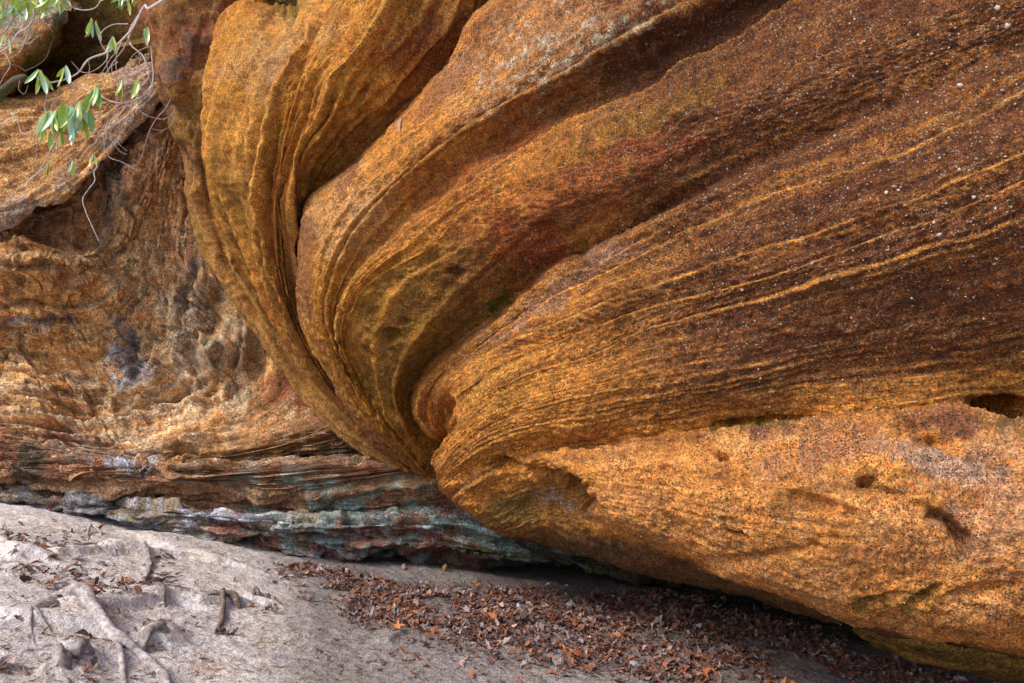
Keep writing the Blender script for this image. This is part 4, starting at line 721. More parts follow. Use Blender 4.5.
# ================================================================== ROOTS
M_root = vc_mat('weathered_root_bark', .85, .2, 45, .006, .4)
def tube(path, rad, nseg=10, sub=6, lump=.18, seed=0, caps=True):
    path = np.array(path, float); rad = np.array(rad, float)
    q = np.concatenate([[0], np.cumsum(np.linalg.norm(np.diff(path, axis=0), axis=1)+1e-6)])
    xq = np.linspace(0, q[-1], (len(path)-1)*sub+1); Pp = hermite(q, path, xq); Rr = np.interp(xq, q, rad)
    T_ = np.gradient(Pp, axis=0); T_ /= np.linalg.norm(T_, axis=1, keepdims=True)+1e-9
    up_ = np.array([0, 0, 1.]); V = []
    a0 = None
    for i in range(len(Pp)):
        t = T_[i]
        if a0 is None:
            a0 = np.cross(t, up_ if abs(t[2]) < .9 else np.array([1., 0, 0]))
        a0 = a0-t*(a0@t); a0 /= np.linalg.norm(a0)+1e-9; b0 = np.cross(t, a0)
        th = np.arange(nseg)*2*math.pi/nseg
        rr = Rr[i]*(1+lump*n2(th*1.1+seed, np.full(nseg, xq[i]/(Rr.max()*3+1e-6)), seed))
        V.append(Pp[i]+np.outer(np.cos(th)*rr, a0)+np.outer(np.sin(th)*rr, b0))
    V = np.array(V); n = len(V)
    idx = np.arange(n*nseg).reshape(n, nseg); j = np.roll(idx, -1, 1)
    Qd = np.stack([idx[:-1], j[:-1], j[1:], idx[1:]], -1).reshape(-1, 4)[:, ::-1]
    V = V.reshape(-1, 3)
    if caps:
        c0 = len(V); V = np.concatenate([V, Pp[:1], Pp[-1:]])
        e = [(idx[0, k], c0, c0, j[0, k]) for k in range(nseg)]+[(idx[-1, k], j[-1, k], c0+1, c0+1) for k in range(nseg)]
        Qd = np.concatenate([Qd, np.array(e, dtype=int)])
    return V, Qd
def mott(V, c, seed=0):
    c = np.array(c, float); k = f3(V, 14, 3, seed)[:, None]; t = np.clip(f3(V, 30, 2, seed+4)[:, None]*1.5, 0, 1)
    return np.clip(c*(1+.35*k), .02, .9)*(1-t*.5)+np.array((.16,.11,.085))*t*.5
def mesh_any(name, V, faces, mat, parent=None, colr=None, smooth=True):
    fs = []
    for f in faces:
        g = []
        for v in f:
            v = int(v)
            if v not in g: g.append(v)
        if len(g) > 2: fs.append(g)
    me = bpy.data.meshes.new(name); me.from_pydata([tuple(map(float, v)) for v in V], [], fs)
    me.polygons.foreach_set('use_smooth', [smooth]*len(fs))
    if colr is not None:
        c = np.asarray(colr, f32)
        if c.ndim == 1: c = np.tile(c, (len(V), 1))
        c = np.concatenate([c[:, :3], np.ones((len(V), 1), f32)], 1)
        a = me.attributes.new('Col', 'FLOAT_COLOR', 'POINT'); a.data.foreach_set('color', c.ravel())
    me.materials.append(mat); o = bpy.data.objects.new(name, me); COL.objects.link(o)
    if parent: o.parent = parent
    return o
def gpath(pts):
    out = []
    for p in pts:
        x, y = gpix(p[0], p[1]); z = float(zg(np.array([x]), np.array([y]), False)[0]); out.append((x, y, z+p[2]*.75-.006))
    return out
ROOTC = (.42, .375, .37)
def root(name, label, pts, rads, colr=ROOTC, seed=0, extra=(), nseg=12, group=None):
    rads = [q*.85 for q in rads]; V, Qd = tube(gpath(pts), rads, nseg, 9, .42, seed)
    V = V*1.0; o = mesh_any(name, V, Qd, M_root, None, mott(V, colr, seed)); tag(o, label, 'root', group or 'exposed roots on the earth bank')
    for k, (p2, r2) in enumerate(extra):
        V, Qd = tube(gpath(p2), r2, 8, 6, .3, seed+k+1); mesh_any('side_root', V, Qd, M_root, o, mott(V, colr, seed))
    return o
root('tree_root', 'thick pale grey root running to the bottom edge in the lower left', [(22,622,-.03),(38,610,.012),(62,604,.025),(80,611,.03),(97,628,.03),(112,641,.028),(128,652,.028),(146,664,.028),(160,678,.025),(176,700,.02)],
     [.02,.038,.054,.056,.050,.042,.037,.034,.030,.025], seed=3, extra=[([(115,645,.02),(120,660,.02),(123,675,.015),(125,690,.0)], [.016,.018,.016,.012]), ([(30,620,.01),(30,632,.01),(34,645,.0)], [.012,.01,.006]), ([(36,622,.015),(50,634,.01),(64,648,.0)], [.011,.009,.005])])
root('tree_root', 'short upright cracked root below the middle of the earth bank', [(138,548,-.02),(142,552,.03),(148,560,.045),(149,568,.03),(146,577,.03),(144,586,.01),(152,594,-.02)], [.02,.026,.024,.022,.022,.018,.012], seed=11)
root('tree_root', 'long thin grey root along the upper edge of the earth bank', [(12,532,-.01),(30,540,.012),(58,549,.02),(82,547,.03),(103,545,.035),(110,551,.02),(118,556,-.02)], [.012,.016,.017,.016,.018,.014,.01], seed=17)
root('root_loop', 'small arched loop of root sticking up on the upper bank', [(88,541,-.02),(88,533,.04),(92,529,.07),(98,532,.05),(101,540,-.02)], [.013,.014,.014,.012,.01], seed=19)
root('tree_root', 'grey root lying on the soil ridge right of the cut stub', [(164,597,.0),(176,594,.03),(190,594,.02),(203,598,-.02)], [.012,.016,.014,.008], seed=23)
root('broken_root', 'dark brown hooked broken root standing alone right of the cut stub', [(206,604,-.01),(214,602,.01),(224,602,.035),(232,603,.03),(238,608,-.01)], [.016,.02,.026,.03,.02], (.20,.15,.12), 29,
     extra=[([(222,601,.06),(223,612,.04),(221,622,.02),(214,632,-.01)], [.018,.018,.015,.01])])
root('root_stub', 'small dark upright root stub in the soil hollow beside dead leaves', [(252,598,-.02),(256,592,.05),(259,600,-.02)], [.02,.018,.02], (.16,.13,.12), 31, extra=[([(266,602,-.02),(268,597,.04),(270,604,-.02)], [.015,.015,.015])])
# knotted stump: two round knobs
kx = root('root_knot', 'knobbly rounded root knot at the bottom left beside the thick root', [(62,690,-.05),(62,680,-.03),(60,667,.025),(62,660,.03)], [.035,.042,.046,.03], (.30,.26,.25), 37, nseg=16,
     extra=[([(72,668,.0),(82,660,.035),(90,662,-.01)], [.028,.034,.025])])
st = root('root_stub', 'sawn root stub with a pale round cut end on the middle bank', [(152,592,-.02),(156,596,.02),(161,602,.03),(163,606,.025)], [.018,.024,.026,.024], (.26,.23,.22), 41)
c0 = np.array(gpath([(163,606,.03)])[0]); V, Qd = tube([c0+[0,-.012,.0], c0+[.004,-.026,-.004]], [.021,.017], 14, 2, .05, 4); mesh_any('cut_end', V, Qd, M_root, st, (.55,.50,.42))
root('root_knot', 'grey bulging root hump right of the thick root near the bottom', [(138,654,-.03),(150,647,.0),(160,645,.015),(167,650,-.03)], [.03,.034,.032,.02], (.30,.26,.24), 43)

# ================================================================== LEAF LITTER, TWIGS, STONES
M_leaf = vc_mat('dead_leaf', .75, .25, 120, .001, .25)
LEAFC = [(.30,.12,.06),(.20,.08,.05),(.34,.17,.11),(.14,.07,.055),(.42,.29,.24),(.10,.06,.055),(.30,.25,.27),(.24,.10,.07),(.28,.095,.035),(.17,.11,.10),(.22,.14,.12),(.13,.09,.09),(.16,.08,.07),(.24,.19,.19)]
def leaf_batch(xy, size, seed, cols=LEAFC, lift=.012, wts=None):
    r = np.random.default_rng(seed); n = len(xy)
    tmpl = np.array([(-1,0),(-.55,.32),(-.3,.2),(.05,.42),(.3,.22),(.62,.26),(1,0),(.62,-.26),(.3,-.22),(.05,-.42),(-.3,-.2),(-.55,-.32)], float)
    mid = np.array([(-.4,0),(.3,0)]); T0 = np.concatenate([tmpl, mid]); fac = [(0,1,2,12),(0,12,10,11),(12,2,3,13),(12,13,9,10),(13,3,4,5),(13,5,6,6),(13,7,8,9),(13,6,7,7)]
    V = np.zeros((n, 14, 3)); sz = size*np.clip(r.lognormal(-.1, .38, n), .4, 2.1); asp = r.uniform(.6, 1.5, n); curl = r.normal(0, .35, n); fold = r.normal(.15, .3, n)
    X = T0[None, :, 0]*sz[:, None]*.5; Y = T0[None, :, 1]*sz[:, None]*.55*asp[:, None]
    Z = curl[:, None]*sz[:, None]*.35*T0[None, :, 0]**2+fold[:, None]*np.abs(Y)*1.2+r.normal(0, .05, (n, 14))*sz[:, None]
    a = r.uniform(0, 2*np.pi, n); tx = r.normal(0, .38, n); ty = r.normal(0, .38, n)
    Z = Z+X*tx[:, None]+Y*ty[:, None]
    V[..., 0] = X*np.cos(a)[:, None]-Y*np.sin(a)[:, None]+xy[:, 0, None]; V[..., 1] = X*np.sin(a)[:, None]+Y*np.cos(a)[:, None]+xy[:, 1, None]
    V[..., 2] = Z+(zg(xy[:, 0], xy[:, 1], False)+r.uniform(.002, lift, n))[:, None]-np.minimum(Z.min(1), 0)[:, None]*.5
    cc = np.array(cols)[r.choice(len(cols), n, p=wts)]*r.uniform(.6, 1.35, (n, 1)); Cc_ = np.repeat(cc[:, None, :], 14, 1)*r.uniform(.8, 1.2, (n, 14, 1))
    Fq = (np.array(fac)[None]+np.arange(n)[:, None, None]*14).reshape(-1, 4)
    return V.reshape(-1, 3), Fq, Cc_.reshape(-1, 3)
def quad_or_tri(name, V, Fq, Cv, mat):
    # split every quad into two triangles so that all faces share one size
    t = np.concatenate([Fq[:, [0, 1, 2]], Fq[:, [0, 2, 3]]]); t = t[(t[:, 0] != t[:, 2]) & (t[:, 1] != t[:, 2]) & (t[:, 0] != t[:, 1])]
    return raw_mesh(name, V, t, mat, None, {'Col': Cv}, smooth=False, nside=3)
cand = np.stack([rng.uniform(-3.0, 4.2, 120000), rng.uniform(3.2, 7.2, 120000)], -1)
zz = zbase(cand[:, 0], cand[:, 1]); qx, qy, _ = proj(np.stack([cand[:, 0], cand[:, 1], zz], -1))
w = litw(qx, qy)*np.clip(.6+1.1*f3(np.stack([cand[:, 0], cand[:, 1], zz], -1), 3.5, 3, 91), 0.03, 1)
cand = cand[rng.random(len(cand)) < w*.95]
V, Fq, Cv = leaf_batch(cand, .047, 5, lift=.025)
o = quad_or_tri('leaf_litter', V, Fq, Cv, M_leaf); tag(o, 'drift of fallen red-brown leaves in the hollow before the cave mouth', 'leaf litter', kind='stuff')
# loose leaf scraps on the bank
spots = []
for (px, py, rx, ry, n) in ((30,545,40,14,60),(75,603,30,3,46),(90,585,70,20,70),(60,570,60,30,90),(120,640,90,30,60),(40,540,50,10,40),(120,588,30,5,34),(160,582,14,7,22),(30,560,30,12,16),(75,532,18,2,10),(160,556,8,10,12),(268,608,12,8,16),(225,636,12,3,10),(5,665,10,14,16),(62,575,30,6,14),
                            (300,590,60,14,14),(460,665,90,16,60),(560,672,80,12,60),(340,655,60,22,12),(380,610,40,12,20),(120,560,60,20,26),(90,676,12,5,8),(660,680,30,6,14),(200,585,60,18,12)):
    for k in range(n): spots.append(gpix(px+random.gauss(0, rx*.6), py+random.gauss(0, ry*.6)))
V, Fq, Cv = leaf_batch(np.array(spots), .05, 15, lift=.01)
o = quad_or_tri('leaf_scraps', V, Fq, Cv, M_leaf); tag(o, 'scattered dry leaf scraps on the pale soil', 'leaf scraps', kind='stuff')
# twigs and needles
def stick_batch(xy, L0, r0, seed, cols):
    r = np.random.default_rng(seed); Vs = []; Fs = []; Cs = []
    for i, (x, y) in enumerate(xy):
        L_ = L0*r.uniform(.4, 1.4); a = r.uniform(0, 6.28); rr = r0*r.uniform(.5, 1.5); t = r.normal(0, .15)
        z = float(zg(np.array([x]), np.array([y]), False)[0])+rr*1.6; d = np.array([math.cos(a), math.sin(a), t]); s_ = np.array([-math.sin(a), math.cos(a), 0])
        base = len(Vs)*1; b0 = sum(len(v) for v in Vs); ring = []
        for q in (-.5, 0, .5):
            c = np.array([x, y, z])+d*L_*q+s_*(0 if q else L_*r.normal(0, .08))
            for k in range(3): ring.append(c+rr*(math.cos(k*2.09)*s_+math.sin(k*2.09)*np.array([0, 0, 1])))
        Vs.append(np.array(ring)); Fs += [(b0+j*3+k, b0+j*3+(k+1) % 3, b0+j*3+3+(k+1) % 3, b0+j*3+3+k) for j in (0, 1) for k in range(3)]
        Cs.append(np.tile(np.array(cols[r.integers(len(cols))])*r.uniform(.7, 1.3), (9, 1)))
    return np.concatenate(Vs), np.array(Fs), np.concatenate(Cs)
tw = [gpix(random.uniform(0, 260), random.uniform(525, 683)) for _ in range(900)]+[gpix(random.uniform(260, 700), random.uniform(600, 683)) for _ in range(800)]
V, Fq, Cv = stick_batch(tw, .07, .0016, 9, [(.30,.22,.18),(.20,.12,.09),(.45,.38,.34),(.35,.16,.08),(.14,.10,.09)])
o = raw_mesh('twigs', V, Fq, M_leaf, None, {'Col': Cv}); tag(o, 'fine dead twigs and needles strewn over the soil', 'twigs', kind='stuff')
# named leaves
def star_leaf(name, label, px, py, size, colr, ang, lift=.02, group=None):
    pts = []; n = 5
    for k in range(n*4):
        t = k/(n*4)*2*math.pi; r = [1.0, .42, .34, .42][k % 4]*(1.0 if abs(math.sin(t/2)) < .98 else .7); pts.append((r*math.cos(t+ang), r*math.sin(t+ang)))
    x, y = gpix(px, py); z = float(zg(np.array([x]), np.array([y]))[0])+lift; V = [(x, y, z)]
    for k, (a, b_) in enumerate(pts): V.append((x+a*size, y+b_*size, z+size*.35*math.hypot(a, b_)*abs(math.sin(k*1.3))+b_*size*.35))
    m = len(pts); o = mesh_any(name, V, [(0, 1+k, 1+(k+1) % m) for k in range(m)], M_leaf, None, colr, False); tag(o, label, 'leaf', group); return o
star_leaf('maple_leaf', 'bright orange star-shaped dead leaf at the left edge of the litter drift', 397, 634, .062, (.62,.22,.09), .3)
star_leaf('maple_leaf', 'orange-brown star-shaped leaf lying flat below the middle of the drift', 568, 656, .07, (.50,.17,.05), 1.0, .012)
def long_leaf(name, label, P, dirv, L_, W_, colr, nrm, bend=.2, parent=None, mat=None):
    d = np.array(dirv, float); d /= np.linalg.norm(d); nn = np.array(nrm, float); nn = nn-d*(nn@d); nn /= np.linalg.norm(nn); s_ = np.cross(d, nn); V = []; n = 8
    for i in range(n+1):
        t = i/n; w = W_*math.sin(math.pi*min(1, t*.94+.03))**.8; c = np.array(P)+d*L_*t+nn*(-bend*L_*(t-.35)**2)
        V += [c-s_*w+nn*w*.35, c, c+s_*w+nn*w*.35]
    fs = []
    for i in range(n):
        for k in (0, 1): a = i*3+k; fs.append((a, a+1, a+4, a+3))
    o = mesh_any(name, V, fs, mat or M_leaf, parent, colr)
    if label: tag(o, label, 'leaf')
    return o
P0, N0 = A.surf(403, 118); P1, _ = A.surf(398, 141)
long_leaf('dead_leaf', 'curled pinkish-brown leaf resting on the overhang edge beside the crease', P0+N0*.02, P1-P0, .19, .018, (.36,.20,.17), N0, .3)
P0, N0 = A.surf(370, 137); long_leaf('dead_leaf', 'small brown leaf caught in the crease between buttress and overhang', P0+N0*.015, (-.25,0,-1), .09, .012, (.30,.16,.10), N0, .3)
# stones
def stone(name, label, px, py, r, colr, sq=(1, .8, .45), seed=0, ang=0., cat='stone', group=None):
    import bmesh
    bm = bmesh.new(); bmesh.ops.create_icosphere(bm, subdivisions=3, radius=1)
    x, y = gpix(px, py); z = float(zg(np.array([x]), np.array([y]))[0]); vs = np.array([v.co[:] for v in bm.verts]); fs = [[v.index for v in f.verts] for f in bm.faces]; bm.free()
    vs = vs*(1+.28*f3(vs+seed, 1.1, 3, seed))[:, None]*np.array(sq)*r; c, s_ = math.cos(ang), math.sin(ang)
    V = np.stack([vs[:, 0]*c-vs[:, 1]*s_+x, vs[:, 0]*s_+vs[:, 1]*c+y, vs[:, 2]+z+r*sq[2]*.45], -1)
    o = mesh_any(name, V, fs, M_stone, None, colr); tag(o, label, cat, group); return o
M_stone = vc_mat('stone', .9, .2, 70, .004, .35)
for a in (('flat pale mauve stone lying in the leaves near the overhang edge',772,657,.055,(.30,.26,.29),(1,.6,.25)),('rounded grey stone in leaf litter at bottom centre',634,668,.035,(.32,.28,.30),(1,.8,.6)),
          ('pale lilac chip standing among the leaves mid drift',518,612,.03,(.55,.52,.60),(.6,.4,1)),('small grey-violet stone at the bottom edge of litter',701,672,.028,(.33,.30,.38),(1,.9,.7)),
          ('brownish stone against the foot of the back wall',404,572,.035,(.30,.22,.18),(.7,.6,1)),('narrow brown stone beside the cave mouth at the wall foot',445,574,.04,(.30,.17,.08),(.6,.6,1.2)),
          ('whitish flattened chip in the near left of the drift',487,616,.035,(.55,.50,.52),(1,.6,.4)),('pointed grey stone half hidden by leaves right of centre',658,628,.035,(.30,.27,.27),(.6,.5,1)),
          ('dull brown stone on bare dirt at the left of the cave mouth',475,583,.03,(.24,.19,.15),(1,.7,.5))):
    stone('stone', a[0], a[1], a[2], a[3], a[4], a[5], int(a[1]), group='stones lying on the cave floor')

# quartz pebbles standing proud of the overhang
import bmesh
bm = bmesh.new(); bmesh.ops.create_icosphere(bm, subdivisions=2, radius=1); ico = np.array([v.co[:] for v in bm.verts]); icf = np.array([[v.index for v in f.verts] for f in bm.faces]); bm.free()
def pebbles(L, n, region, rmin, rmax, seed, spots=()):
    r = np.random.default_rng(seed); Vs = []; Fs = []; Cs = []; k = 0
    pts = [(x, y, q) for x, y, q in spots]
    while len(pts) < n+len(spots):
        i, j = r.integers(L.nt), r.integers(L.ns); x, y = L.px[i, j], L.py[i, j]
        if r.random() < region(x, y): pts.append((i, j, None))
    for a, b_, q in pts:
        if q is None: P_, N_ = L.PF[a, b_].astype(float), L.N[a, b_].astype(float); rad = rmin+(rmax-rmin)*r.random()**3
        else: P_, N_ = L.surf(a, b_); rad = q
        v = ico*(1+.15*r.normal(size=(len(ico), 1)))*rad*r.uniform(.6, 1.2, 3); Vs.append(v+P_+N_*rad*.05); Fs.append(icf+k*len(ico)); k += 1
        c = np.array((.52,.45,.39))*r.uniform(.4, 1.2); Cs.append(np.tile(c, (len(ico), 1)))
    return np.concatenate(Vs), np.concatenate(Fs), np.concatenate(Cs)
def regA(x, y):
    if not (400 < x < 1060 and -20 < y < 640): return 0
    return .15+.85*float(x > 620)*float(y < 330)+.6*float(400 < y < 470)*float(x > 740)
V, Fq, Cv = pebbles(A, 2000, regA, .002, .0066, 3, [(884,190,.010),(892,185,.010),(895,188,.009),(853,288,.012),(744,289,.010),(961,85,.012),(940,235,.011),(997,10,.012),(1008,25,.011),(800,29,.010),(805,31,.009),(959,170,.010),(822,415,.010),(995,265,.009),(640,108,.01),(426,50,.011),(430,52,.009),(1003,88,.010),(973,197,.008)])
o = raw_mesh('quartz_pebbles', V, Fq, M_stone, O_A, {'Col': Cv}, nside=3); o['kind'] = 'stuff'
def regB(x, y): return float(205 < x < 440 and 20 < y < 330)
V, Fq, Cv = pebbles(B, 300, regB, .002, .006, 4); o = raw_mesh('quartz_pebbles', V, Fq, M_stone, O_B, {'Col': Cv}, nside=3); o['kind'] = 'stuff'
# moss tufts
M_moss = vc_mat('moss', .9, .1, 200, .001, .3, .25)
def moss(L, name, parent, patches, seed, colr=(.10,.20,.02)):
    r = np.random.default_rng(seed); Vs = []; Cs = []
    for (px, py, rx, ry, n, ln) in patches:
        for _ in range(n):
            P_, N_ = L.surf(px+r.normal(0, rx*.5), py+r.normal(0, ry*.5)); d = N_+r.normal(0, .6, 3)+np.array([0, 0, .35]); d /= np.linalg.norm(d); s_ = np.cross(d, r.normal(size=3)); s_ /= np.linalg.norm(s_)
            l = ln*r.uniform(.4, 1.3); Vs.append([P_-s_*.0022, P_+s_*.0022, P_+d*l]); Cs.append(np.tile(np.array(colr)*r.uniform(.5, 1.6), (3, 1)))
    V = np.array(Vs).reshape(-1, 3); o = raw_mesh(name, V, np.arange(len(V)).reshape(-1, 3), M_moss, parent, {'Col': np.concatenate(Cs)}, smooth=False, nside=3); o['kind'] = 'stuff'; return o
moss(A, 'moss_tufts', O_A, [(750,427,26,3,260,.014),(496,305,12,6,160,.014),(922,600,16,6,140,.012),(870,607,20,4,80,.01),(690,590,40,4,90,.012)], 61)
moss(B, 'moss_tufts', O_B, [(290,12,14,8,220,.02)], 62)

# ================================================================== RHODODENDRON BRANCHES
M_bark = vc_mat('pale_twig_bark', .8, .3, 80, .002, .25)
def rleaf_mat():
    m, nt = new_mat('rhododendron_leaf'); b = NB(nt)
    oi = b.n('ShaderNodeObjectInfo').outputs['Random']; nd = b.n('ShaderNodeValToRGB'); b.l(oi, nd.inputs[0])
    e = nd.color_ramp.elements; e[0].position = 0; e[0].color = (.30,.46,.03,1); e[1].position = .66; e[1].color = (.50,.80,.74,1); x = e.new(.3); x.color = (.50,.58,.03,1); x = e.new(.58); x.color = (.14,.46,.12,1)  # cyan leaves: pale undersides, with sky sheen put into the colour
    nd.color_ramp.interpolation = 'CONSTANT'
    geo = b.n('ShaderNodeNewGeometry'); c = b.mix(b.math('MULTIPLY', geo.outputs['Backfacing'], .35), nd.outputs[0], (.42,.55,.16))
    bs = b.n('ShaderNodeBsdfPrincipled'); b.l(c, bs.inputs['Base Color']); bs.inputs['Roughness'].default_value = .28; bs.inputs['Specular IOR Level'].default_value = .9
    bs.inputs['Coat Weight'].default_value = .6; bs.inputs['Coat Roughness'].default_value = .2
    tr = b.n('ShaderNodeBsdfTranslucent'); b.l(c, tr.inputs[0]); mx = b.n('ShaderNodeMixShader'); mx.inputs[0].default_value = .3
    b.l(bs.outputs[0], mx.inputs[1]); b.l(tr.outputs[0], mx.inputs[2]); out = b.n('ShaderNodeOutputMaterial'); b.l(mx.outputs[0], out.inputs[0]); return m
M_rl = rleaf_mat()
# one leaf blade along -Z, folded on its midrib, 1 m long (scaled per copy)
lv = []; n = 8
for i in range(n+1):
    t = i/n; w = .105*math.sin(math.pi*min(1, t*.93+.035))**.75*(1 if i < n else .15)
    for k in (-1, -.5, 0, .5, 1): lv.append((k*w, -.16*abs(k)*w*2+.10*math.sin(t*2.6)-.04, -t))
lf = [(i*5+k, i*5+k+1, i*5+k+6, i*5+k+5) for i in range(n) for k in range(4)]
me_leaf = bpy.data.meshes.new('leaf'); me_leaf.from_pydata(lv, [], lf); me_leaf.polygons.foreach_set('use_smooth', [True]*len(lf)); me_leaf.materials.append(M_rl)
def add_leaf(parent, P, dirv, size, spin):
    o = bpy.data.objects.new('leaf', me_leaf); COL.objects.link(o); o.parent = parent
    d = Vector(dirv).normalized(); q = Vector((0, 0, -1)).rotation_difference(d)
    o.matrix_local = Matrix.Translation(Vector(P)-parent.location) @ q.to_matrix().to_4x4() @ Matrix.Rotation(spin, 4, 'Z') @ Matrix.Diagonal((size*random.uniform(.85, 1.2), size, size, 1))
    return o
def branch(name, label, stems, clusters, cat='branch', base=None):
    r0 = at(*base); rt = bpy.data.objects.new(name, None); COL.objects.link(rt); rt.location = r0; tag(rt, label, cat)
    for k, (pts, ra, rb, col_) in enumerate(stems):
        P = np.array([at(*p) for p in pts])-r0; V, Qd = tube(P, np.linspace(ra, rb, len(P))*.78, 6, 5, .3, k); mesh_any('stem', V, Qd, M_bark, rt, col_)
    for (px, py, d, n, sz, spread) in clusters:
        for k in range(n):
            a = math.radians(random.uniform(-spread, spread)+(k-(n-1)/2)*spread*1.2/max(n, 1)); dv = (math.sin(a)*1.0, random.uniform(-.4, .3), -math.cos(a))
            P = at(px+random.uniform(-2, 2), py+random.uniform(-2, 2), d+random.uniform(-.02, .02)); add_leaf(rt, P, dv, sz*1.5*random.uniform(.75, 1.15)*d/F, random.uniform(-1.2, 1.2))
    return rt
PT = (.55,.48,.46); PT2 = (.40,.32,.28); DKT = (.12,.09,.07)
d0 = 4.3
stems = [
 ([(205,-30,3.6),(175,-8,3.8),(150,8,4.0),(141,12,d0),(133,28,d0),(122,40,d0),(108,52,d0),(88,60,d0),(78,73,d0),(66,79,d0),(50,83,d0)], .011, .0055, PT),
 ([(50,83,d0),(47,96,d0),(45,108,d0),(48,118,4.28),(46,126,4.26)], .0055, .003, PT2),
 ([(141,12,d0),(130,30,d0+.05),(131,45,d0),(143,56,d0),(147,66,d0),(149,75,d0),(144,84,d0),(128,92,d0)], .008, .003, PT),
 ([(158,46,4.35),(145,48,4.3),(131,58,4.3),(128,74,4.3),(126,86,4.3)], .004, .002, PT2),
 ([(128,24,d0),(112,25,d0),(102,32,d0),(100,40,d0),(106,52,d0),(108,70,d0),(114,80,d0)], .005, .002, PT2),
 ([(118,44,d0),(116,62,d0),(118,85,d0),(116,105,d0),(110,125,d0)], .004, .002, PT2),
 ([(132,30,d0),(124,48,d0),(112,64,d0),(104,78,d0),(96,90,d0)], .005, .0025, PT2),
 ([(66,79,d0),(82,88,d0),(98,94,4.25),(108,100,4.2),(118,103,4.2),(132,101,4.22),(146,93,4.25),(153,80,4.3),(152,60,4.3),(151,46,4.3)], .0055, .0045, PT),
 ([(118,103,4.2),(116,110,4.2),(106,117,4.2),(95,118,4.2),(88,110,4.2)], .0045, .002, PT2),
 ([(132,101,4.22),(130,112,4.22),(122,120,4.2),(108,128,4.2),(92,133,4.2),(78,136,4.2),(62,130,4.2)], .0045, .002, PT),
 ([(128,103,4.22),(120,114,4.2),(106,126,4.18),(104,134,4.18),(96,136,4.18),(88,130,4.18)], .004, .002, PT),
 ([(112,104,4.2),(108,118,4.2),(106,135,4.2),(103,152,4.2),(98,166,4.2)], .004, .0025, PT2),
 ([(98,94,4.25),(100,110,4.2),(102,124,4.2),(107,130,4.2),(106,140,4.2)], .0035, .002, PT2),
 ([(100,130,4.2),(96,142,4.2),(88,148,4.2),(80,157,4.2)], .003, .0015, PT),
 ([(98,166,4.2),(94,172,4.2),(95,180,4.18),(88,190,4.16),(83,198,4.14),(86,212,4.12),(92,226,4.1),(99,241,4.1)], .0042, .0025, (.50,.46,.45)),
 ([(98,166,4.2),(88,174,4.22),(78,175,4.25),(66,172,4.25),(53,167,4.25)], .0035, .002, PT2),
 ([(55,142,4.3),(48,155,4.3),(40,170,4.3),(30,180,4.3),(14,192,4.3),(6,202,4.3),(-12,214,4.3)], .0045, .002, PT),
 ([(56,136,4.3),(57,148,4.3),(44,168,4.3),(27,183,4.3),(26,195,4.3),(20,202,4.3)], .004, .002, PT),
 ([(38,135,4.3),(36,155,4.3),(36,172,4.3),(38,185,4.3),(38,200,4.3)], .003, .0015, PT2),
 ([(-20,126,4.4),(2,124,4.4),(14,118,4.4),(11,112,4.4),(18,122,4.4),(21,132,4.4),(32,131,4.35),(45,127,4.3)], .0045, .003, PT),
 ([(171,98,4.5),(166,108,4.5),(157,118,4.5),(150,130,4.5),(145,145,4.5),(141,158,4.5),(134,166,4.5),(124,167,4.5)], .0045, .002, (.36,.28,.30)),
 ([(175,115,4.5),(172,124,4.5),(164,130,4.5),(152,129,4.5)], .003, .0018, PT2),
 ([(60,83,d0),(57,98,d0),(55,106,d0)], .003, .002, PT2),
 ([(55,98,d0),(51,110,d0),(49,118,d0)], .004, .002, PT),
]
clusters = [(91,20,4.3,4,15,22),(96,22,4.3,2,12,15),(113,38,4.25,4,12,18),(146,27,4.3,2,13,14),(39,70,4.3,6,15,30),(66,68,4.28,4,13,16),(50,112,4.2,6,19,26),(58,112,4.2,4,18,22),(72,108,4.18,7,19,22),(80,102,4.18,6,17,22),
            (88,96,4.2,5,14,20),(97,86,4.18,6,15,18),(138,80,4.25,5,13,22),(124,82,4.25,2,15,20),(74,122,4.2,6,15,18),(84,118,4.2,4,14,20),(64,104,4.2,4,16,20),(90,112,4.2,4,14,22),(44,124,4.2,3,14,20),(62,134,4.2,2,10,14),(49,162,4.25,3,12,20),(74,162,4.2,4,11,16),(92,155,4.2,3,8,24),(52,132,4.2,3,14,14)]
rt_ = random.Random(12)
for (sx, sy) in ((122,40),(131,45),(108,52),(112,64),(149,75),(132,101),(116,110),(104,134),(98,94),(118,62),(66,79),(100,110),(120,114),(106,126),(147,66),(88,60),(92,133),(48,118),(44,168),(128,92)):
    q = [(sx, sy, 4.24)]; a = rt_.uniform(1.0, 2.6); cv = rt_.uniform(-.35, .35)
    for _ in range(rt_.randint(4, 7)): a += cv+rt_.gauss(0, .25); q.append((q[-1][0]+8*math.cos(a), q[-1][1]+7*math.sin(a), q[-1][2]+rt_.uniform(-.04, .04)))
    stems.append((q, .0032, .0014, rt_.choice([PT, PT2])))
branch('rhododendron_branch', 'drooping tangle of pale leafless twigs with hanging green rhododendron leaves before the slab', stems, clusters, 'branch', (205,-30,3.6))
d1 = 4.7
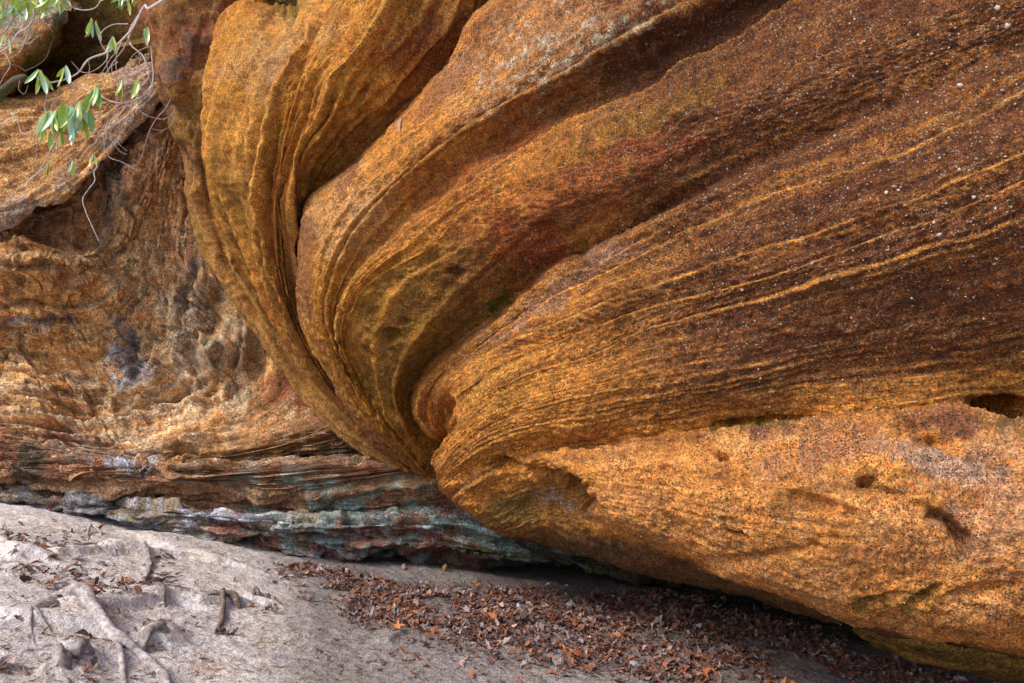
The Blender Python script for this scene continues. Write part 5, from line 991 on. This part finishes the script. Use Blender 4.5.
stems2 = [
 ([(95,-25,4.4),(64,-4,4.5),(58,4,d1),(48,8,d1),(34,9,d1),(34,16,d1),(27,28,d1),(18,33,d1),(11,44,d1),(0,52,d1),(-20,56,d1)], .011, .006, PT),
 ([(34,14,d1),(30,28,d1),(25,42,d1),(20,52,d1),(10,58,d1),(-10,57,d1)], .006, .003, PT2),
 ([(40,9,d1),(39,20,d1),(30,34,d1),(26,44,d1)], .004, .002, PT2),
 ([(28,-10,d1),(22,8,d1),(14,18,d1),(6,30,d1),(-10,42,d1)], .009, .005, PT2),
 ([(12,-15,d1),(6,10,d1),(3,22,d1),(6,34,d1)], .005, .003, PT2),
 ([(-10,50,d1),(4,45,d1),(12,42,d1),(24,41,d1)], .004, .002, PT),
 ([(4,52,d1),(8,58,d1),(10,66,d1),(4,76,d1),(0,84,d1)], .004, .002, PT),
 ([(-15,74,d1),(0,68,d1),(8,65,d1),(18,66,d1),(25,71,d1)], .006, .003, DKT),
 ([(25,71,d1),(36,66,d1),(46,58,d1),(50,48,d1),(53,40,d1)], .004, .002, DKT),
 ([(66,0,4.6),(74,8,4.6),(84,10,4.6),(95,8,4.6),(103,-4,4.6)], .005, .004, PT),
 ([(20,80,d1),(19,90,d1),(24,94,d1),(28,85,d1)], .003, .0015, PT2),
 ([(42,18,d1),(48,26,d1),(53,32,d1)], .003, .0015, PT2),
]
clusters2 = [(60,-6,4.6,6,12,60),(52,0,4.65,6,11,70),(46,4,d1,5,11,70),(34,4,d1,5,10,70),(16,8,d1,5,11,70),(4,14,d1,4,11,70),(24,-2,d1,5,11,70),(40,-2,d1,5,12,50),(28,0,d1,5,12,50),(14,0,d1,6,12,50),(6,6,d1,4,11,50),(20,-6,d1,5,13,60),(48,-6,d1,5,12,60),(4,34,d1,3,13,20),(9,40,d1,2,12,16),(28,8,d1,3,10,30),(3,-6,d1,5,12,60),(66,-4,4.6,3,12,40)]
branch('rhododendron_branch', 'bare grey branches and bright leaves crossing the top left corner boulder', stems2, clusters2, 'branch', (95,-25,4.4))
# mossy limb at the left edge and dark clump at the top
lm = np.array([at(-30,112,6.6), at(-8,101,6.6), at(6,88,6.7), at(16,81,6.8), at(25,77,6.9)])
V, Qd = tube(lm, [.05,.05,.045,.04,.03], 10, 6, .25, 3); V = V+.012*f3(V, 20, 2, 5)[:, None]; mq = sst(-.2, .4, f3(V, 12, 3, 8))[:, None]; o = mesh_any('mossy_limb', V, Qd, M_root, None, np.array((.12,.09,.06))*(1-mq)+np.array((.07,.11,.03))*mq); tag(o, 'short thick mossy limb poking in from the left edge above the slab', 'branch')
rt = branch('fern_clump', 'dark green leafy clump hanging into the recess at the top edge', [([(128,-30,7.6),(126,-12,7.6),(127,-4,7.6)], .012, .008, DKT)], [(122,-6,7.6,7,10,60),(128,-2,7.6,7,10,60),(132,-6,7.6,6,10,60),(110,-8,7.6,4,9,60)], 'plant', (128,-30,7.6))

# ================================================================== LIGHT
SUN_EL, SUN_AZ = math.radians(46), math.radians(-130)   # azimuth from +Y clockwise: behind the camera, to its left
w_ = bpy.data.worlds.new('World'); SC.world = w_; w_.use_nodes = True; nt = w_.node_tree
bg = nt.nodes['Background']; sk = nt.nodes.new('ShaderNodeTexSky'); sk.sky_type = 'NISHITA'; sk.sun_disc = False
sk.sun_elevation = SUN_EL; sk.sun_rotation = SUN_AZ; sk.air_density = 1.0; sk.dust_density = 3.0; sk.ozone_density = 1.0
nt.links.new(sk.outputs[0], bg.inputs[0]); bg.inputs[1].default_value = .10
sd = bpy.data.lights.new('sun', 'SUN'); sd.energy = 1.5; sd.angle = math.radians(20); sd.color = (1, .95, .86)
so = bpy.data.objects.new('sun', sd); COL.objects.link(so)
dirs = Vector((math.sin(SUN_AZ)*math.cos(SUN_EL), math.cos(SUN_AZ)*math.cos(SUN_EL), math.sin(SUN_EL)))
so.rotation_euler = dirs.to_track_quat('Z', 'Y').to_euler()
SC.view_settings.view_transform = 'Standard'; SC.view_settings.look = 'None'; SC.view_settings.exposure = .93; SC.view_settings.gamma = 1
SC.cycles.max_bounces = 6; SC.cycles.diffuse_bounces = 4; SC.cycles.use_denoising = True
